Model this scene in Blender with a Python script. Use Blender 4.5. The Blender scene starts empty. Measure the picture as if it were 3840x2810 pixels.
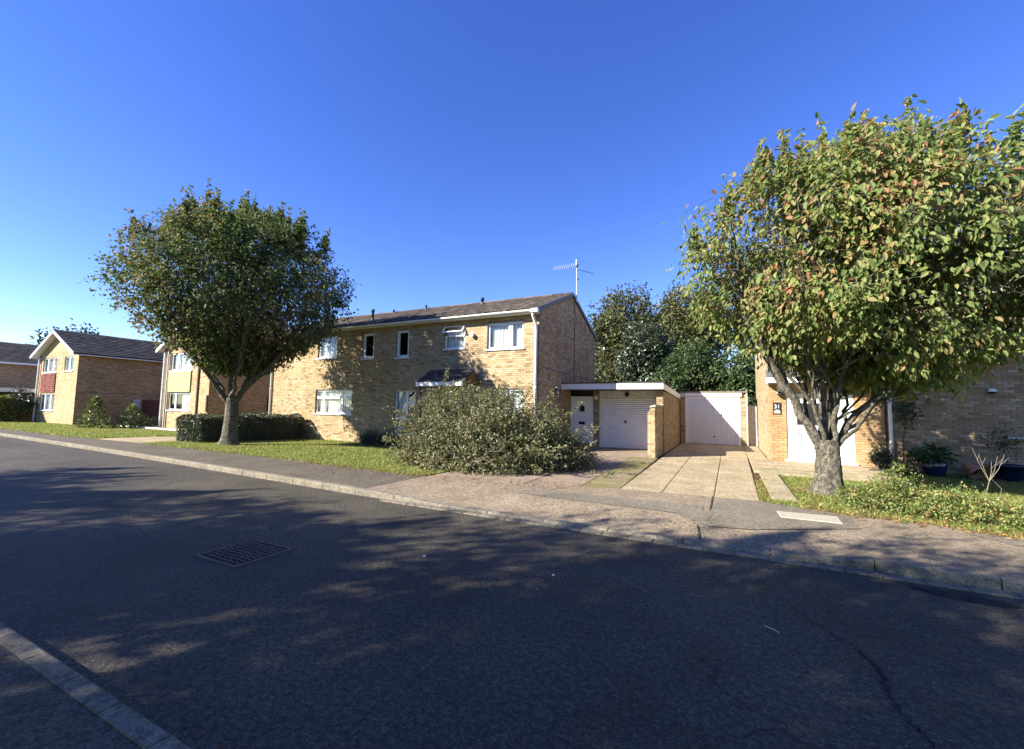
import bpy, math, random
import numpy as np
from mathutils import Matrix, Vector

random.seed(7)
RNG = np.random.default_rng(11)
S = bpy.context.scene
COL = S.collection
rad = math.radians

# ------------------------------------------------------------------ camera
F_PX, YAW, PITCH, ROLL, CAMH = 1614.63, 0.4684656, 0.0774844, 0.0177364, 1.6
_f = np.array([-math.sin(YAW) * math.cos(PITCH), math.cos(YAW) * math.cos(PITCH), math.sin(PITCH)])
_r = np.array([math.cos(YAW), math.sin(YAW), 0.0])
_u = np.cross(_r, _f)
CR = math.cos(ROLL) * _r + math.sin(ROLL) * _u
CU = math.cos(ROLL) * _u - math.sin(ROLL) * _r
CF = _f
CAMPOS = np.array([0.0, 0.0, CAMH])
cd = bpy.data.cameras.new("camera")
cam = bpy.data.objects.new("camera", cd)
COL.objects.link(cam)
cam.matrix_world = Matrix(((CR[0], CU[0], -CF[0], 0), (CR[1], CU[1], -CF[1], 0), (CR[2], CU[2], -CF[2], CAMH), (0, 0, 0, 1)))
cd.sensor_fit = 'HORIZONTAL'
cd.sensor_width = 36.0
cd.lens = 36.0 * F_PX / 3840.0
cd.clip_start = 0.05
cd.clip_end = 2000.0
S.camera = cam

# ------------------------------------------------------------------ world and sun
SUN_EL, SUN_ROT = rad(30.4), rad(223.5)
w = bpy.data.worlds.new("World")
S.world = w
w.use_nodes = True
nt = w.node_tree
nt.nodes.clear()
wo = nt.nodes.new("ShaderNodeOutputWorld")
bg = nt.nodes.new("ShaderNodeBackground")
sky = nt.nodes.new("ShaderNodeTexSky")
sky.sky_type = 'NISHITA'
sky.sun_disc = False
sky.sun_elevation = SUN_EL
sky.sun_rotation = SUN_ROT
sky.altitude = 0
sky.air_density = 1.0
sky.dust_density = 0.0
sky.ozone_density = 4.0
bg.inputs["Strength"].default_value = 0.094
hs = nt.nodes.new("ShaderNodeHueSaturation")
hs.inputs["Saturation"].default_value = 1.22
hs.inputs["Hue"].default_value = 0.524
nt.links.new(sky.outputs[0], hs.inputs["Color"])
nt.links.new(hs.outputs[0], bg.inputs[0])
nt.links.new(bg.outputs[0], wo.inputs[0])

sun_dir = Vector((-math.sin(SUN_ROT) * math.cos(SUN_EL), -math.cos(SUN_ROT) * math.cos(SUN_EL), -math.sin(SUN_EL)))
sd = bpy.data.lights.new("sun", 'SUN')
sd.energy = 5.0
sd.angle = rad(0.53)
sd.color = (1.0, 0.93, 0.82)
so = bpy.data.objects.new("sun", sd)
COL.objects.link(so)
so.rotation_euler = sun_dir.to_track_quat('-Z', 'Y').to_euler()
so.location = (-30, -30, 30)

S.view_settings.view_transform = 'Standard'
S.view_settings.look = 'None'
S.view_settings.exposure = 1.6
S.view_settings.gamma = 1.0
S.view_settings.use_curve_mapping = False
S.render.engine = 'CYCLES'
S.cycles.use_denoising = True
S.cycles.max_bounces = 6
S.cycles.diffuse_bounces = 3
S.cycles.glossy_bounces = 3
S.cycles.transmission_bounces = 3
S.cycles.transparent_max_bounces = 6
S.cycles.caustics_reflective = False
S.cycles.caustics_refractive = False
S.cycles.sample_clamp_indirect = 6.0

# ------------------------------------------------------------------ materials
MATS = {}


class NT:
    def __init__(s, name):
        s.m = bpy.data.materials.new(name)
        s.m.use_nodes = True
        s.t = s.m.node_tree
        s.t.nodes.clear()
        s.out = s.n("OutputMaterial")
        MATS[name] = s.m

    def n(s, k, **kw):
        x = s.t.nodes.new("ShaderNode" + k)
        for a, b in kw.items():
            setattr(x, a, b)
        return x

    def l(s, a, b):
        s.t.links.new(a, b)

    def val(s, sock, v):
        if hasattr(v, "is_linked") or hasattr(v, "links"):
            s.l(v, sock)
        else:
            sock.default_value = v

    def math(s, op, a, b=0.0):
        x = s.n("Math", operation=op)
        s.val(x.inputs[0], a)
        s.val(x.inputs[1], b)
        return x.outputs[0]

    def pos(s):
        return s.n("NewGeometry").outputs["Position"]

    def noise(s, scale, detail=4, rough=0.55, vec=None, dist=0.0):
        x = s.n("TexNoise")
        x.inputs["Scale"].default_value = scale
        x.inputs["Detail"].default_value = detail
        x.inputs["Roughness"].default_value = rough
        x.inputs["Distortion"].default_value = dist
        s.l(vec if vec is not None else s.pos(), x.inputs["Vector"])
        return x.outputs["Fac"]

    def ramp(s, fac, stops, interp='LINEAR'):
        x = s.n("ValToRGB")
        x.color_ramp.interpolation = interp
        e = x.color_ramp.elements
        while len(e) < len(stops):
            e.new(0.5)
        for i, (p, c) in enumerate(stops):
            e[i].position = p
            e[i].color = (*c, 1.0) if len(c) == 3 else c
        s.val(x.inputs[0], fac)
        return x.outputs[0]

    def mix(s, fac, a, b, mode='MIX'):
        x = s.n("Mix", data_type='RGBA', blend_type=mode)
        s.val(x.inputs["Factor"], fac)
        for sock, v in ((x.inputs[6], a), (x.inputs[7], b)):
            if isinstance(v, tuple):
                sock.default_value = (*v, 1.0)
            else:
                s.l(v, sock)
        return x.outputs[2]

    def bump(s, h, strength, dist=0.01):
        x = s.n("Bump")
        x.inputs["Strength"].default_value = strength
        x.inputs["Distance"].default_value = dist
        s.l(h, x.inputs["Height"])
        return x.outputs[0]

    def prin(s, col, rough=0.7, normal=None, spec=0.3, metallic=0.0):
        x = s.n("BsdfPrincipled")
        if isinstance(col, tuple):
            x.inputs["Base Color"].default_value = (*col, 1.0)
        else:
            s.l(col, x.inputs["Base Color"])
        s.val(x.inputs["Roughness"], rough)
        x.inputs["Specular IOR Level"].default_value = spec
        x.inputs["Metallic"].default_value = metallic
        if normal is not None:
            s.l(normal, x.inputs["Normal"])
        return x

    def rnd(s):
        a = s.n("NewGeometry").outputs["Random Per Island"]
        b = s.n("ObjectInfo").outputs["Random"]
        return s.math('FRACT', s.math('ADD', a, b))

    def done(s, sh):
        s.l(sh.outputs[0] if hasattr(sh, "outputs") else sh, s.out.inputs[0])
        return s.m


def plain(name, col, rough=0.6, var=0.15, scale=6.0, spec=0.3, bump=0.0, bscale=60.0, metallic=0.0):
    t = NT(name)
    nz = t.noise(scale, 5, 0.6)
    lo = tuple(c * (1 - var) for c in col)
    hi = tuple(min(1, c * (1 + var)) for c in col)
    c = t.ramp(nz, [(0.3, lo), (0.7, hi)])
    nm = t.bump(t.noise(bscale, 3), bump, 0.01) if bump else None
    return t.done(t.prin(c, rough, nm, spec, metallic))


def brick_mat(name, tones, mortar=False):
    t = NT(name)
    r = t.rnd()
    n = len(tones)
    c = t.ramp(r, [(i / n, tones[i]) for i in range(n)], 'CONSTANT')
    g = t.noise(55, 4, 0.7)
    big = t.noise(0.7, 3, 0.6)
    c = t.mix(0.55, c, t.ramp(g, [(0.3, (0.45, 0.4, 0.35)), (0.65, (1.15, 1.1, 1.05))]), 'MULTIPLY')
    c = t.mix(0.5, c, t.ramp(big, [(0.35, (0.78, 0.72, 0.66)), (0.65, (1.12, 1.1, 1.08))]), 'MULTIPLY')
    mp = t.n("Mapping")
    mp.inputs["Scale"].default_value = (2.2, 2.2, 0.35)
    t.l(t.pos(), mp.inputs[0])
    stk = t.noise(1.0, 5, 0.7, mp.outputs[0])
    c = t.mix(0.75, c, t.ramp(stk, [(0.34, (0.8, 0.79, 0.77)), (0.55, (1.0, 1.0, 1.0)), (0.72, (1.08, 1.08, 1.08))]), 'MULTIPLY')
    return t.done(t.prin(c, 0.9, t.bump(g, 0.5, 0.006), 0.15))


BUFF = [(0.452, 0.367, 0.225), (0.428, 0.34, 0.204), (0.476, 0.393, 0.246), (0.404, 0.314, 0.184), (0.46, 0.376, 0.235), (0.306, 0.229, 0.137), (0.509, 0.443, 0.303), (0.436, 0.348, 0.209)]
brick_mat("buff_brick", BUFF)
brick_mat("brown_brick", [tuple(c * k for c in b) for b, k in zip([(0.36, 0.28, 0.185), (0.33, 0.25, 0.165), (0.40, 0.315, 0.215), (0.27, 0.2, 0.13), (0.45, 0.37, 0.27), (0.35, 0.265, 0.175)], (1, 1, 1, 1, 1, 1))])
brick_mat("orange_brick", [(0.43, 0.31, 0.17), (0.45, 0.325, 0.18), (0.42, 0.285, 0.15), (0.46, 0.34, 0.2), (0.39, 0.26, 0.135)])
brick_mat("roof_tile_brown", [(0.095, 0.08, 0.068), (0.125, 0.105, 0.088), (0.075, 0.063, 0.055), (0.15, 0.13, 0.105), (0.105, 0.09, 0.077)])
brick_mat("roof_tile_dark", [(0.05, 0.05, 0.055), (0.065, 0.065, 0.07), (0.04, 0.042, 0.047), (0.08, 0.078, 0.08)])
brick_mat("hung_tile_red", [(0.17, 0.06, 0.05), (0.21, 0.075, 0.062), (0.14, 0.05, 0.042), (0.23, 0.09, 0.075)])
plain("mortar", (0.22, 0.175, 0.12), 0.95, 0.2, 9, 0.1)


def far_brick(name, tones, mortar, axis):
    """brick courses as surface for walls too far away to tell bricks apart"""
    t = NT(name)
    sep = t.n("SeparateXYZ")
    t.l(t.pos(), sep.inputs[0])
    cb = t.n("CombineXYZ")
    t.l(sep.outputs[axis], cb.inputs[0])
    t.l(sep.outputs[2], cb.inputs[1])
    b = t.n("TexBrick")
    b.offset = 0.5
    b.inputs["Scale"].default_value = 1.0
    b.inputs["Brick Width"].default_value = 0.225
    b.inputs["Row Height"].default_value = 0.075
    b.inputs["Mortar Size"].default_value = 0.008
    b.inputs["Color1"].default_value = (*tones[0], 1)
    b.inputs["Color2"].default_value = (*tones[1], 1)
    b.inputs["Mortar"].default_value = (*mortar, 1)
    t.l(cb.outputs[0], b.inputs["Vector"])
    big = t.noise(0.8, 4, 0.65)
    st = t.n("Mapping")
    st.inputs["Scale"].default_value = (3, 3, 13)
    t.l(t.pos(), st.inputs[0])
    g = t.noise(1.3, 4, 0.7, st.outputs[0])
    c = t.mix(0.6, b.outputs[0], t.ramp(big, [(0.35, (0.72, 0.68, 0.64)), (0.65, (1.15, 1.12, 1.1))]), 'MULTIPLY')
    c = t.mix(1.0, c, t.ramp(g, [(0.33, (0.45, 0.42, 0.38)), (0.5, (0.95, 0.94, 0.92)), (0.68, (1.3, 1.27, 1.22))]), 'MULTIPLY')
    return t.done(t.prin(c, 0.9, t.bump(b.outputs["Fac"], -0.5, 0.006), 0.15))


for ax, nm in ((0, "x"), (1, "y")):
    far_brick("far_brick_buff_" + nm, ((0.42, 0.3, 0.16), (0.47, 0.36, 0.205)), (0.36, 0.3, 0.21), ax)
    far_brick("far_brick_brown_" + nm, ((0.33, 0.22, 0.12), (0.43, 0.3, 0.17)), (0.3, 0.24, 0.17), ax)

plain("white_upvc", (0.80, 0.81, 0.82), 0.32, 0.03, 3, 0.45)
plain("white_paint", (0.76, 0.76, 0.74), 0.5, 0.06, 5, 0.3)
plain("gutter_white", (0.72, 0.72, 0.70), 0.4, 0.08, 4, 0.4)
plain("stained_white", (0.62, 0.61, 0.57), 0.6, 0.2, 7, 0.25)
plain("door_steel_white", (0.74, 0.745, 0.75), 0.38, 0.05, 2.5, 0.45)
plain("dark_plastic", (0.02, 0.02, 0.022), 0.45, 0.2, 9)
plain("lead_grey", (0.10, 0.105, 0.11), 0.6, 0.25, 6)
plain("felt_roof", (0.07, 0.07, 0.068), 0.9, 0.25, 5, 0.2, 0.4, 120)
plain("galvanised", (0.55, 0.56, 0.57), 0.35, 0.12, 15, 0.5, metallic=0.7)
plain("green_cladding", (0.40, 0.46, 0.14), 0.5, 0.08, 4)
plain("red_fence_wood", (0.13, 0.045, 0.035), 0.8, 0.3, 7, 0.2, 0.3, 50)
plain("weathered_board", (0.52, 0.50, 0.46), 0.8, 0.2, 6, 0.2, 0.3, 60)
plain("blue_glaze", (0.006, 0.016, 0.048), 0.18, 0.25, 8, 0.6)
plain("terracotta", (0.40, 0.21, 0.12), 0.8, 0.25, 9, 0.2, 0.3, 40)
plain("soil", (0.055, 0.04, 0.028), 0.95, 0.4, 14, 0.1, 0.8, 35)
plain("dead_twig", (0.22, 0.185, 0.14), 0.85, 0.3, 12, 0.15)
plain("dark_twig", (0.09, 0.07, 0.05), 0.9, 0.3, 12, 0.1)
plain("cover_concrete", (0.36, 0.33, 0.25), 0.85, 0.2, 30, 0.2, 0.5, 90)
plain("cast_iron", (0.15, 0.11, 0.09), 0.55, 0.3, 20, 0.4, 0.3, 150, metallic=0.3)
plain("net_curtain", (0.78, 0.77, 0.74), 0.9, 0.08, 9, 0.1)
plain("room_floor", (0.10, 0.09, 0.08), 0.9, 0.2, 2, 0.1)  # plain dull grey-brown for the floors inside the houses
plain("gasket_shadow_grey", (0.22, 0.23, 0.25), 0.6, 0.1, 5)  # seal grey that also paints in the shadow lines on the white door
plain("grey_door", (0.42, 0.45, 0.48), 0.5, 0.1, 5)
plain("brown_timber", (0.10, 0.055, 0.03), 0.7, 0.25, 9)
plain("bin_grey", (0.045, 0.047, 0.05), 0.5, 0.2, 7)
plain("scrap_white", (0.75, 0.75, 0.72), 0.7, 0.05, 9)
plain("render_dash", (0.30, 0.25, 0.19), 0.95, 0.45, 22, 0.1, 1.0, 45)

t = NT("glass")
fr = t.n("LayerWeight")
fr.inputs["Blend"].default_value = 0.5
tr = t.n("BsdfTransparent")
tr.inputs[0].default_value = (0.82, 0.86, 0.86, 1)
gl = t.n("BsdfGlossy")
gl.inputs["Roughness"].default_value = 0.02
gl.inputs[0].default_value = (0.9, 0.93, 0.95, 1)
mx = t.n("MixShader")
t.l(t.math('ADD', t.math('MULTIPLY', t.math('POWER', fr.outputs["Facing"], 3.0), 0.7), 0.06), mx.inputs[0])
t.l(tr.outputs[0], mx.inputs[1])
t.l(gl.outputs[0], mx.inputs[2])
t.done(mx)

t = NT("obscure_glass")
nz = t.noise(40, 3)
t.done(t.prin(t.ramp(nz, [(0.35, (0.35, 0.4, 0.34)), (0.7, (0.55, 0.6, 0.52))]), 0.25, t.bump(nz, 0.6, 0.01), 0.5))

# road asphalt: fine chippings, faint wheel-track tone, hairline cracks
t = NT("asphalt")
sp = t.noise(85, 4, 0.8)
sp2 = t.noise(26, 6, 0.85)
big = t.noise(0.45, 4, 0.6)
c = t.ramp(sp, [(0.3, (0.012, 0.0105, 0.007)), (0.5, (0.062, 0.054, 0.038)), (0.7, (0.185, 0.165, 0.125))])
c = t.mix(0.95, c, t.ramp(sp2, [(0.41, (0.35, 0.35, 0.36)), (0.5, (0.95, 0.94, 0.93)), (0.6, (2.0, 1.95, 1.88))]), 'MULTIPLY')
c = t.mix(1.0, c, t.ramp(big, [(0.33, (0.62, 0.62, 0.62)), (0.52, (1.0, 1.0, 0.99)), (0.7, (1.35, 1.32, 1.26))]), 'MULTIPLY')
wt = t.noise(2.6, 6, 0.75)
c = t.mix(0.8, c, t.ramp(wt, [(0.35, (0.75, 0.75, 0.74)), (0.65, (1.2, 1.19, 1.17))]), 'MULTIPLY')
vo = t.n("TexVoronoi", feature='DISTANCE_TO_EDGE')
vo.inputs["Scale"].default_value = 0.22
wv = t.n("VectorMath", operation='ADD')
nzv = t.n("TexNoise")
nzv.inputs["Scale"].default_value = 1.6
nzv.inputs["Detail"].default_value = 6
t.l(t.pos(), nzv.inputs["Vector"])
t.l(t.pos(), wv.inputs[0])
t.l(nzv.outputs["Color"], wv.inputs[1])
t.l(wv.outputs[0], vo.inputs["Vector"])
crk = t.math('MULTIPLY', t.math('LESS_THAN', vo.outputs["Distance"], 0.0032), t.math('GREATER_THAN', t.noise(0.3, 2), 0.52))
c = t.mix(t.math('MULTIPLY', crk, 0.65), c, (0.008, 0.008, 0.009))
hh = t.math('ADD', sp, t.math('MULTIPLY', sp2, 0.6))
t.done(t.prin(c, 0.72, t.bump(hh, 0.9, 0.012), 0.35))


def aggregate(name, a, b, d, s1=130, moss=None, bumpk=0.9):
    t = NT(name)
    sp = t.noise(s1, 3, 0.75)
    sp2 = t.noise(17, 6, 0.85)
    big = t.noise(1.3, 7, 0.7)
    c = t.ramp(sp, [(0.33, d), (0.5, a), (0.68, b)])
    c = t.mix(0.9, c, t.ramp(sp2, [(0.38, (0.5, 0.49, 0.47)), (0.62, (1.4, 1.38, 1.35))]), 'MULTIPLY')
    c = t.mix(0.8, c, t.ramp(big, [(0.33, (0.7, 0.7, 0.7)), (0.68, (1.2, 1.2, 1.2))]), 'MULTIPLY')
    if moss:
        mm = t.ramp(t.noise(moss[0], 6, 0.7), [(moss[1], (0, 0, 0)), (moss[1] + 0.12, (1, 1, 1))])
        c = t.mix(t.math('MULTIPLY', mm, moss[2]), c, t.ramp(sp, [(0.3, (0.07, 0.075, 0.02)), (0.7, (0.27, 0.25, 0.08))]))
    return t.done(t.prin(c, 0.85, t.bump(t.math('ADD', sp, sp2), bumpk, 0.012), 0.2))


aggregate("pavement_asphalt", (0.125, 0.109, 0.08), (0.21, 0.185, 0.14), (0.055, 0.047, 0.035), 60)
aggregate("pavement_pink", (0.265, 0.215, 0.148), (0.45, 0.38, 0.275), (0.1, 0.077, 0.05), 60)
aggregate("asphalt_patch_grey", (0.19, 0.168, 0.125), (0.26, 0.23, 0.175), (0.115, 0.1, 0.073), 160, None, 0.4)
aggregate("fresh_tar", (0.02, 0.02, 0.022), (0.04, 0.04, 0.042), (0.01, 0.01, 0.011), 160, None, 0.4)
aggregate("drive_concrete", (0.4, 0.325, 0.205), (0.54, 0.455, 0.3), (0.2, 0.155, 0.09), 55, (1.1, 0.56, 0.4))
aggregate("drive_mossy", (0.30, 0.24, 0.15), (0.42, 0.34, 0.22), (0.12, 0.09, 0.06), 75, (1.6, 0.42, 0.85))
aggregate("drive_gravelly", (0.3, 0.235, 0.17), (0.44, 0.36, 0.27), (0.10, 0.075, 0.055), 70, (1.3, 0.6, 0.5))
aggregate("kerb_concrete", (0.25, 0.225, 0.17), (0.36, 0.33, 0.26), (0.12, 0.105, 0.08), 140, (2.2, 0.6, 0.3))
aggregate("path_slab", (0.42, 0.36, 0.23), (0.54, 0.47, 0.31), (0.2, 0.17, 0.1), 90, (1.4, 0.5, 0.6))
aggregate("joint_earth", (0.05, 0.042, 0.03), (0.1, 0.085, 0.06), (0.02, 0.017, 0.012), 60)

t = NT("lawn_ground")
a = t.noise(2.2, 5, 0.65)
b = t.noise(45, 3, 0.7)
c = t.ramp(a, [(0.3, (0.075, 0.095, 0.022)), (0.52, (0.13, 0.14, 0.035)), (0.72, (0.24, 0.2, 0.07))])
c = t.mix(0.7, c, t.ramp(b, [(0.35, (0.45, 0.45, 0.4)), (0.65, (1.3, 1.3, 1.2))]), 'MULTIPLY')
t.done(t.prin(c, 0.9, t.bump(b, 1.0, 0.03), 0.1))


def leaf_mat(name, stops, nscale=0.5, spread=0.45, trans=0.35, rough=0.45, spec=0.35):
    t = NT(name)
    r = t.rnd()
    nz = t.noise(nscale, 3, 0.6)
    v = t.math('ADD', t.math('MULTIPLY', r, spread), t.math('MULTIPLY', nz, 1.0 - spread))
    c = t.ramp(v, stops)
    p = t.prin(c, rough, None, spec)
    tl = t.n("BsdfTranslucent")
    g = t.n("HueSaturation")
    g.inputs["Value"].default_value = 1.35
    g.inputs["Saturation"].default_value = 1.1
    t.l(c, g.inputs["Color"])
    t.l(g.outputs[0], tl.inputs[0])
    mx = t.n("MixShader")
    mx.inputs[0].default_value = trans
    t.l(p.outputs[0], mx.inputs[1])
    t.l(tl.outputs[0], mx.inputs[2])
    return t.done(mx)


leaf_mat("leaf_cherry_near", [(0.22, (0.075, 0.12, 0.034)), (0.44, (0.15, 0.21, 0.06)), (0.58, (0.25, 0.29, 0.095)), (0.67, (0.29, 0.24, 0.095)), (0.75, (0.31, 0.175, 0.09)), (0.86, (0.32, 0.1, 0.06))], 0.5, 0.42, 0.42, 0.55, 0.25)
leaf_mat("leaf_cherry_far", [(0.25, (0.052, 0.088, 0.027)), (0.45, (0.1, 0.14, 0.043)), (0.6, (0.165, 0.185, 0.06)), (0.68, (0.22, 0.17, 0.075)), (0.8, (0.26, 0.11, 0.06))], 0.4, 0.42, 0.28, 0.6, 0.2)
leaf_mat("leaf_bush", [(0.22, (0.045, 0.06, 0.022)), (0.42, (0.115, 0.135, 0.05)), (0.58, (0.21, 0.215, 0.095)), (0.7, (0.18, 0.135, 0.09)), (0.85, (0.34, 0.31, 0.18))], 0.8, 0.5, 0.25)
leaf_mat("leaf_hedge", [(0.3, (0.025, 0.04, 0.02)), (0.5, (0.05, 0.07, 0.03)), (0.75, (0.10, 0.115, 0.05))], 1.2, 0.7, 0.12, 0.4, 0.5)
leaf_mat("leaf_hedge_bright", [(0.3, (0.05, 0.075, 0.015)), (0.5, (0.12, 0.15, 0.03)), (0.75, (0.25, 0.25, 0.06))], 1.2, 0.6, 0.2)
leaf_mat("leaf_olive_tree", [(0.3, (0.045, 0.058, 0.018)), (0.5, (0.085, 0.095, 0.03)), (0.72, (0.16, 0.135, 0.045))], 0.25, 0.5, 0.2)
leaf_mat("leaf_dark_tree", [(0.3, (0.016, 0.027, 0.012)), (0.5, (0.035, 0.052, 0.024)), (0.75, (0.075, 0.095, 0.05))], 0.6, 0.6, 0.1, 0.35, 0.5)
leaf_mat("leaf_green_tree", [(0.3, (0.02, 0.04, 0.012)), (0.5, (0.042, 0.072, 0.02)), (0.75, (0.085, 0.12, 0.034))], 0.5, 0.6, 0.2)
leaf_mat("leaf_shrub_pale", [(0.3, (0.07, 0.1, 0.03)), (0.5, (0.14, 0.17, 0.06)), (0.75, (0.25, 0.26, 0.12))], 1.5, 0.6, 0.2)
leaf_mat("leaf_groundcover", [(0.2, (0.055, 0.1, 0.025)), (0.45, (0.135, 0.195, 0.05)), (0.66, (0.27, 0.3, 0.09)), (0.76, (0.36, 0.28, 0.1)), (0.88, (0.32, 0.15, 0.07))], 1.1, 0.7, 0.3)
leaf_mat("leaf_pot", [(0.3, (0.015, 0.045, 0.012)), (0.6, (0.045, 0.1, 0.025)), (0.8, (0.10, 0.17, 0.05))], 3, 0.7, 0.2, 0.3)
leaf_mat("grass_blade", [(0.25, (0.09, 0.135, 0.03)), (0.45, (0.19, 0.235, 0.055)), (0.64, (0.32, 0.33, 0.1)), (0.82, (0.46, 0.4, 0.18))], 1.4, 0.6, 0.35, 0.6, 0.2)
leaf_mat("litter_leaf", [(0.25, (0.16, 0.07, 0.03)), (0.5, (0.30, 0.15, 0.06)), (0.7, (0.36, 0.22, 0.1)), (0.85, (0.2, 0.12, 0.07))], 2.0, 0.9, 0.1, 0.7, 0.2)

t = NT("bark")
mp = t.n("Mapping")
mp.inputs["Scale"].default_value = (1, 1, 0.4)
t.l(t.pos(), mp.inputs[0])
a = t.noise(26, 6, 0.7, mp.outputs[0], 0.6)
b = t.noise(7, 4, 0.6)
li = t.noise(17, 5, 0.75)
c = t.ramp(a, [(0.33, (0.035, 0.03, 0.024)), (0.5, (0.095, 0.085, 0.064)), (0.66, (0.225, 0.205, 0.16))])
c = t.mix(t.ramp(li, [(0.5, (0, 0, 0)), (0.62, (0.75, 0.75, 0.75))]), c, (0.27, 0.26, 0.2))
c = t.mix(0.5, c, t.ramp(b, [(0.35, (0.5, 0.48, 0.45)), (0.65, (1.2, 1.2, 1.15))]), 'MULTIPLY')
t.done(t.prin(c, 0.9, t.bump(t.math('ADD', a, t.math('MULTIPLY', li, 0.6)), 1.0, 0.035), 0.15))
plain("bark_dark", (0.075, 0.062, 0.05), 0.9, 0.4, 9, 0.12, 0.5, 40)


# ------------------------------------------------------------------ mesh helpers
def proj(p):
    d = np.asarray(p, float) - CAMPOS
    z = d @ CF
    zz = np.where(z > 0.05, z, 0.05)
    return 1920 + F_PX * (d @ CR) / zz, 1405 - F_PX * (d @ CU) / zz, z


def in_frame(p, m=60):
    x, y, z = proj(p)
    return (z > 0.1) & (x > -m) & (x < 3840 + m) & (y > -m) & (y < 2810 + m)


BASE = {}


def setp(o, label=None, cat=None, group=None, kind=None):
    if label:
        o["label"] = label
    if cat:
        o["category"] = cat
    if group:
        o["group"] = group
    if kind:
        o["kind"] = kind
    return o


def thing(name, loc, label=None, cat=None, group=None, kind=None):
    o = bpy.data.objects.new(name, None)
    o.empty_display_size = 0.3
    COL.objects.link(o)
    o.location = loc
    BASE[o.name] = np.array(loc, float)
    return setp(o, label, cat, group, kind)


def base_of(o):
    b = np.zeros(3)
    while o is not None:
        b = b + np.array(o.location)
        o = o.parent
    return b


def link_mesh(name, me, mat, parent=None, world_verts=True):
    o = bpy.data.objects.new(name, me)
    COL.objects.link(o)
    if mat:
        me.materials.append(MATS[mat])
    if parent is not None:
        o.parent = parent
        if world_verts:
            o.location = -base_of(parent)
    return o


def np_mesh(name, V, Fc, mat, parent=None, smooth=False):
    """V (n,3), Fc (m,k) equal-size faces"""
    V = np.asarray(V, np.float32)
    Fc = np.asarray(Fc, np.int32)
    me = bpy.data.meshes.new(name)
    k = Fc.shape[1]
    me.vertices.add(len(V))
    me.vertices.foreach_set("co", V.ravel())
    me.loops.add(Fc.size)
    me.loops.foreach_set("vertex_index", Fc.ravel())
    me.polygons.add(len(Fc))
    me.polygons.foreach_set("loop_start", np.arange(0, Fc.size, k, dtype=np.int32))
    me.polygons.foreach_set("loop_total", np.full(len(Fc), k, np.int32))
    me.polygons.foreach_set("use_smooth", np.full(len(Fc), bool(smooth)))
    me.update(calc_edges=True)
    return link_mesh(name, me, mat, parent)


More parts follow.
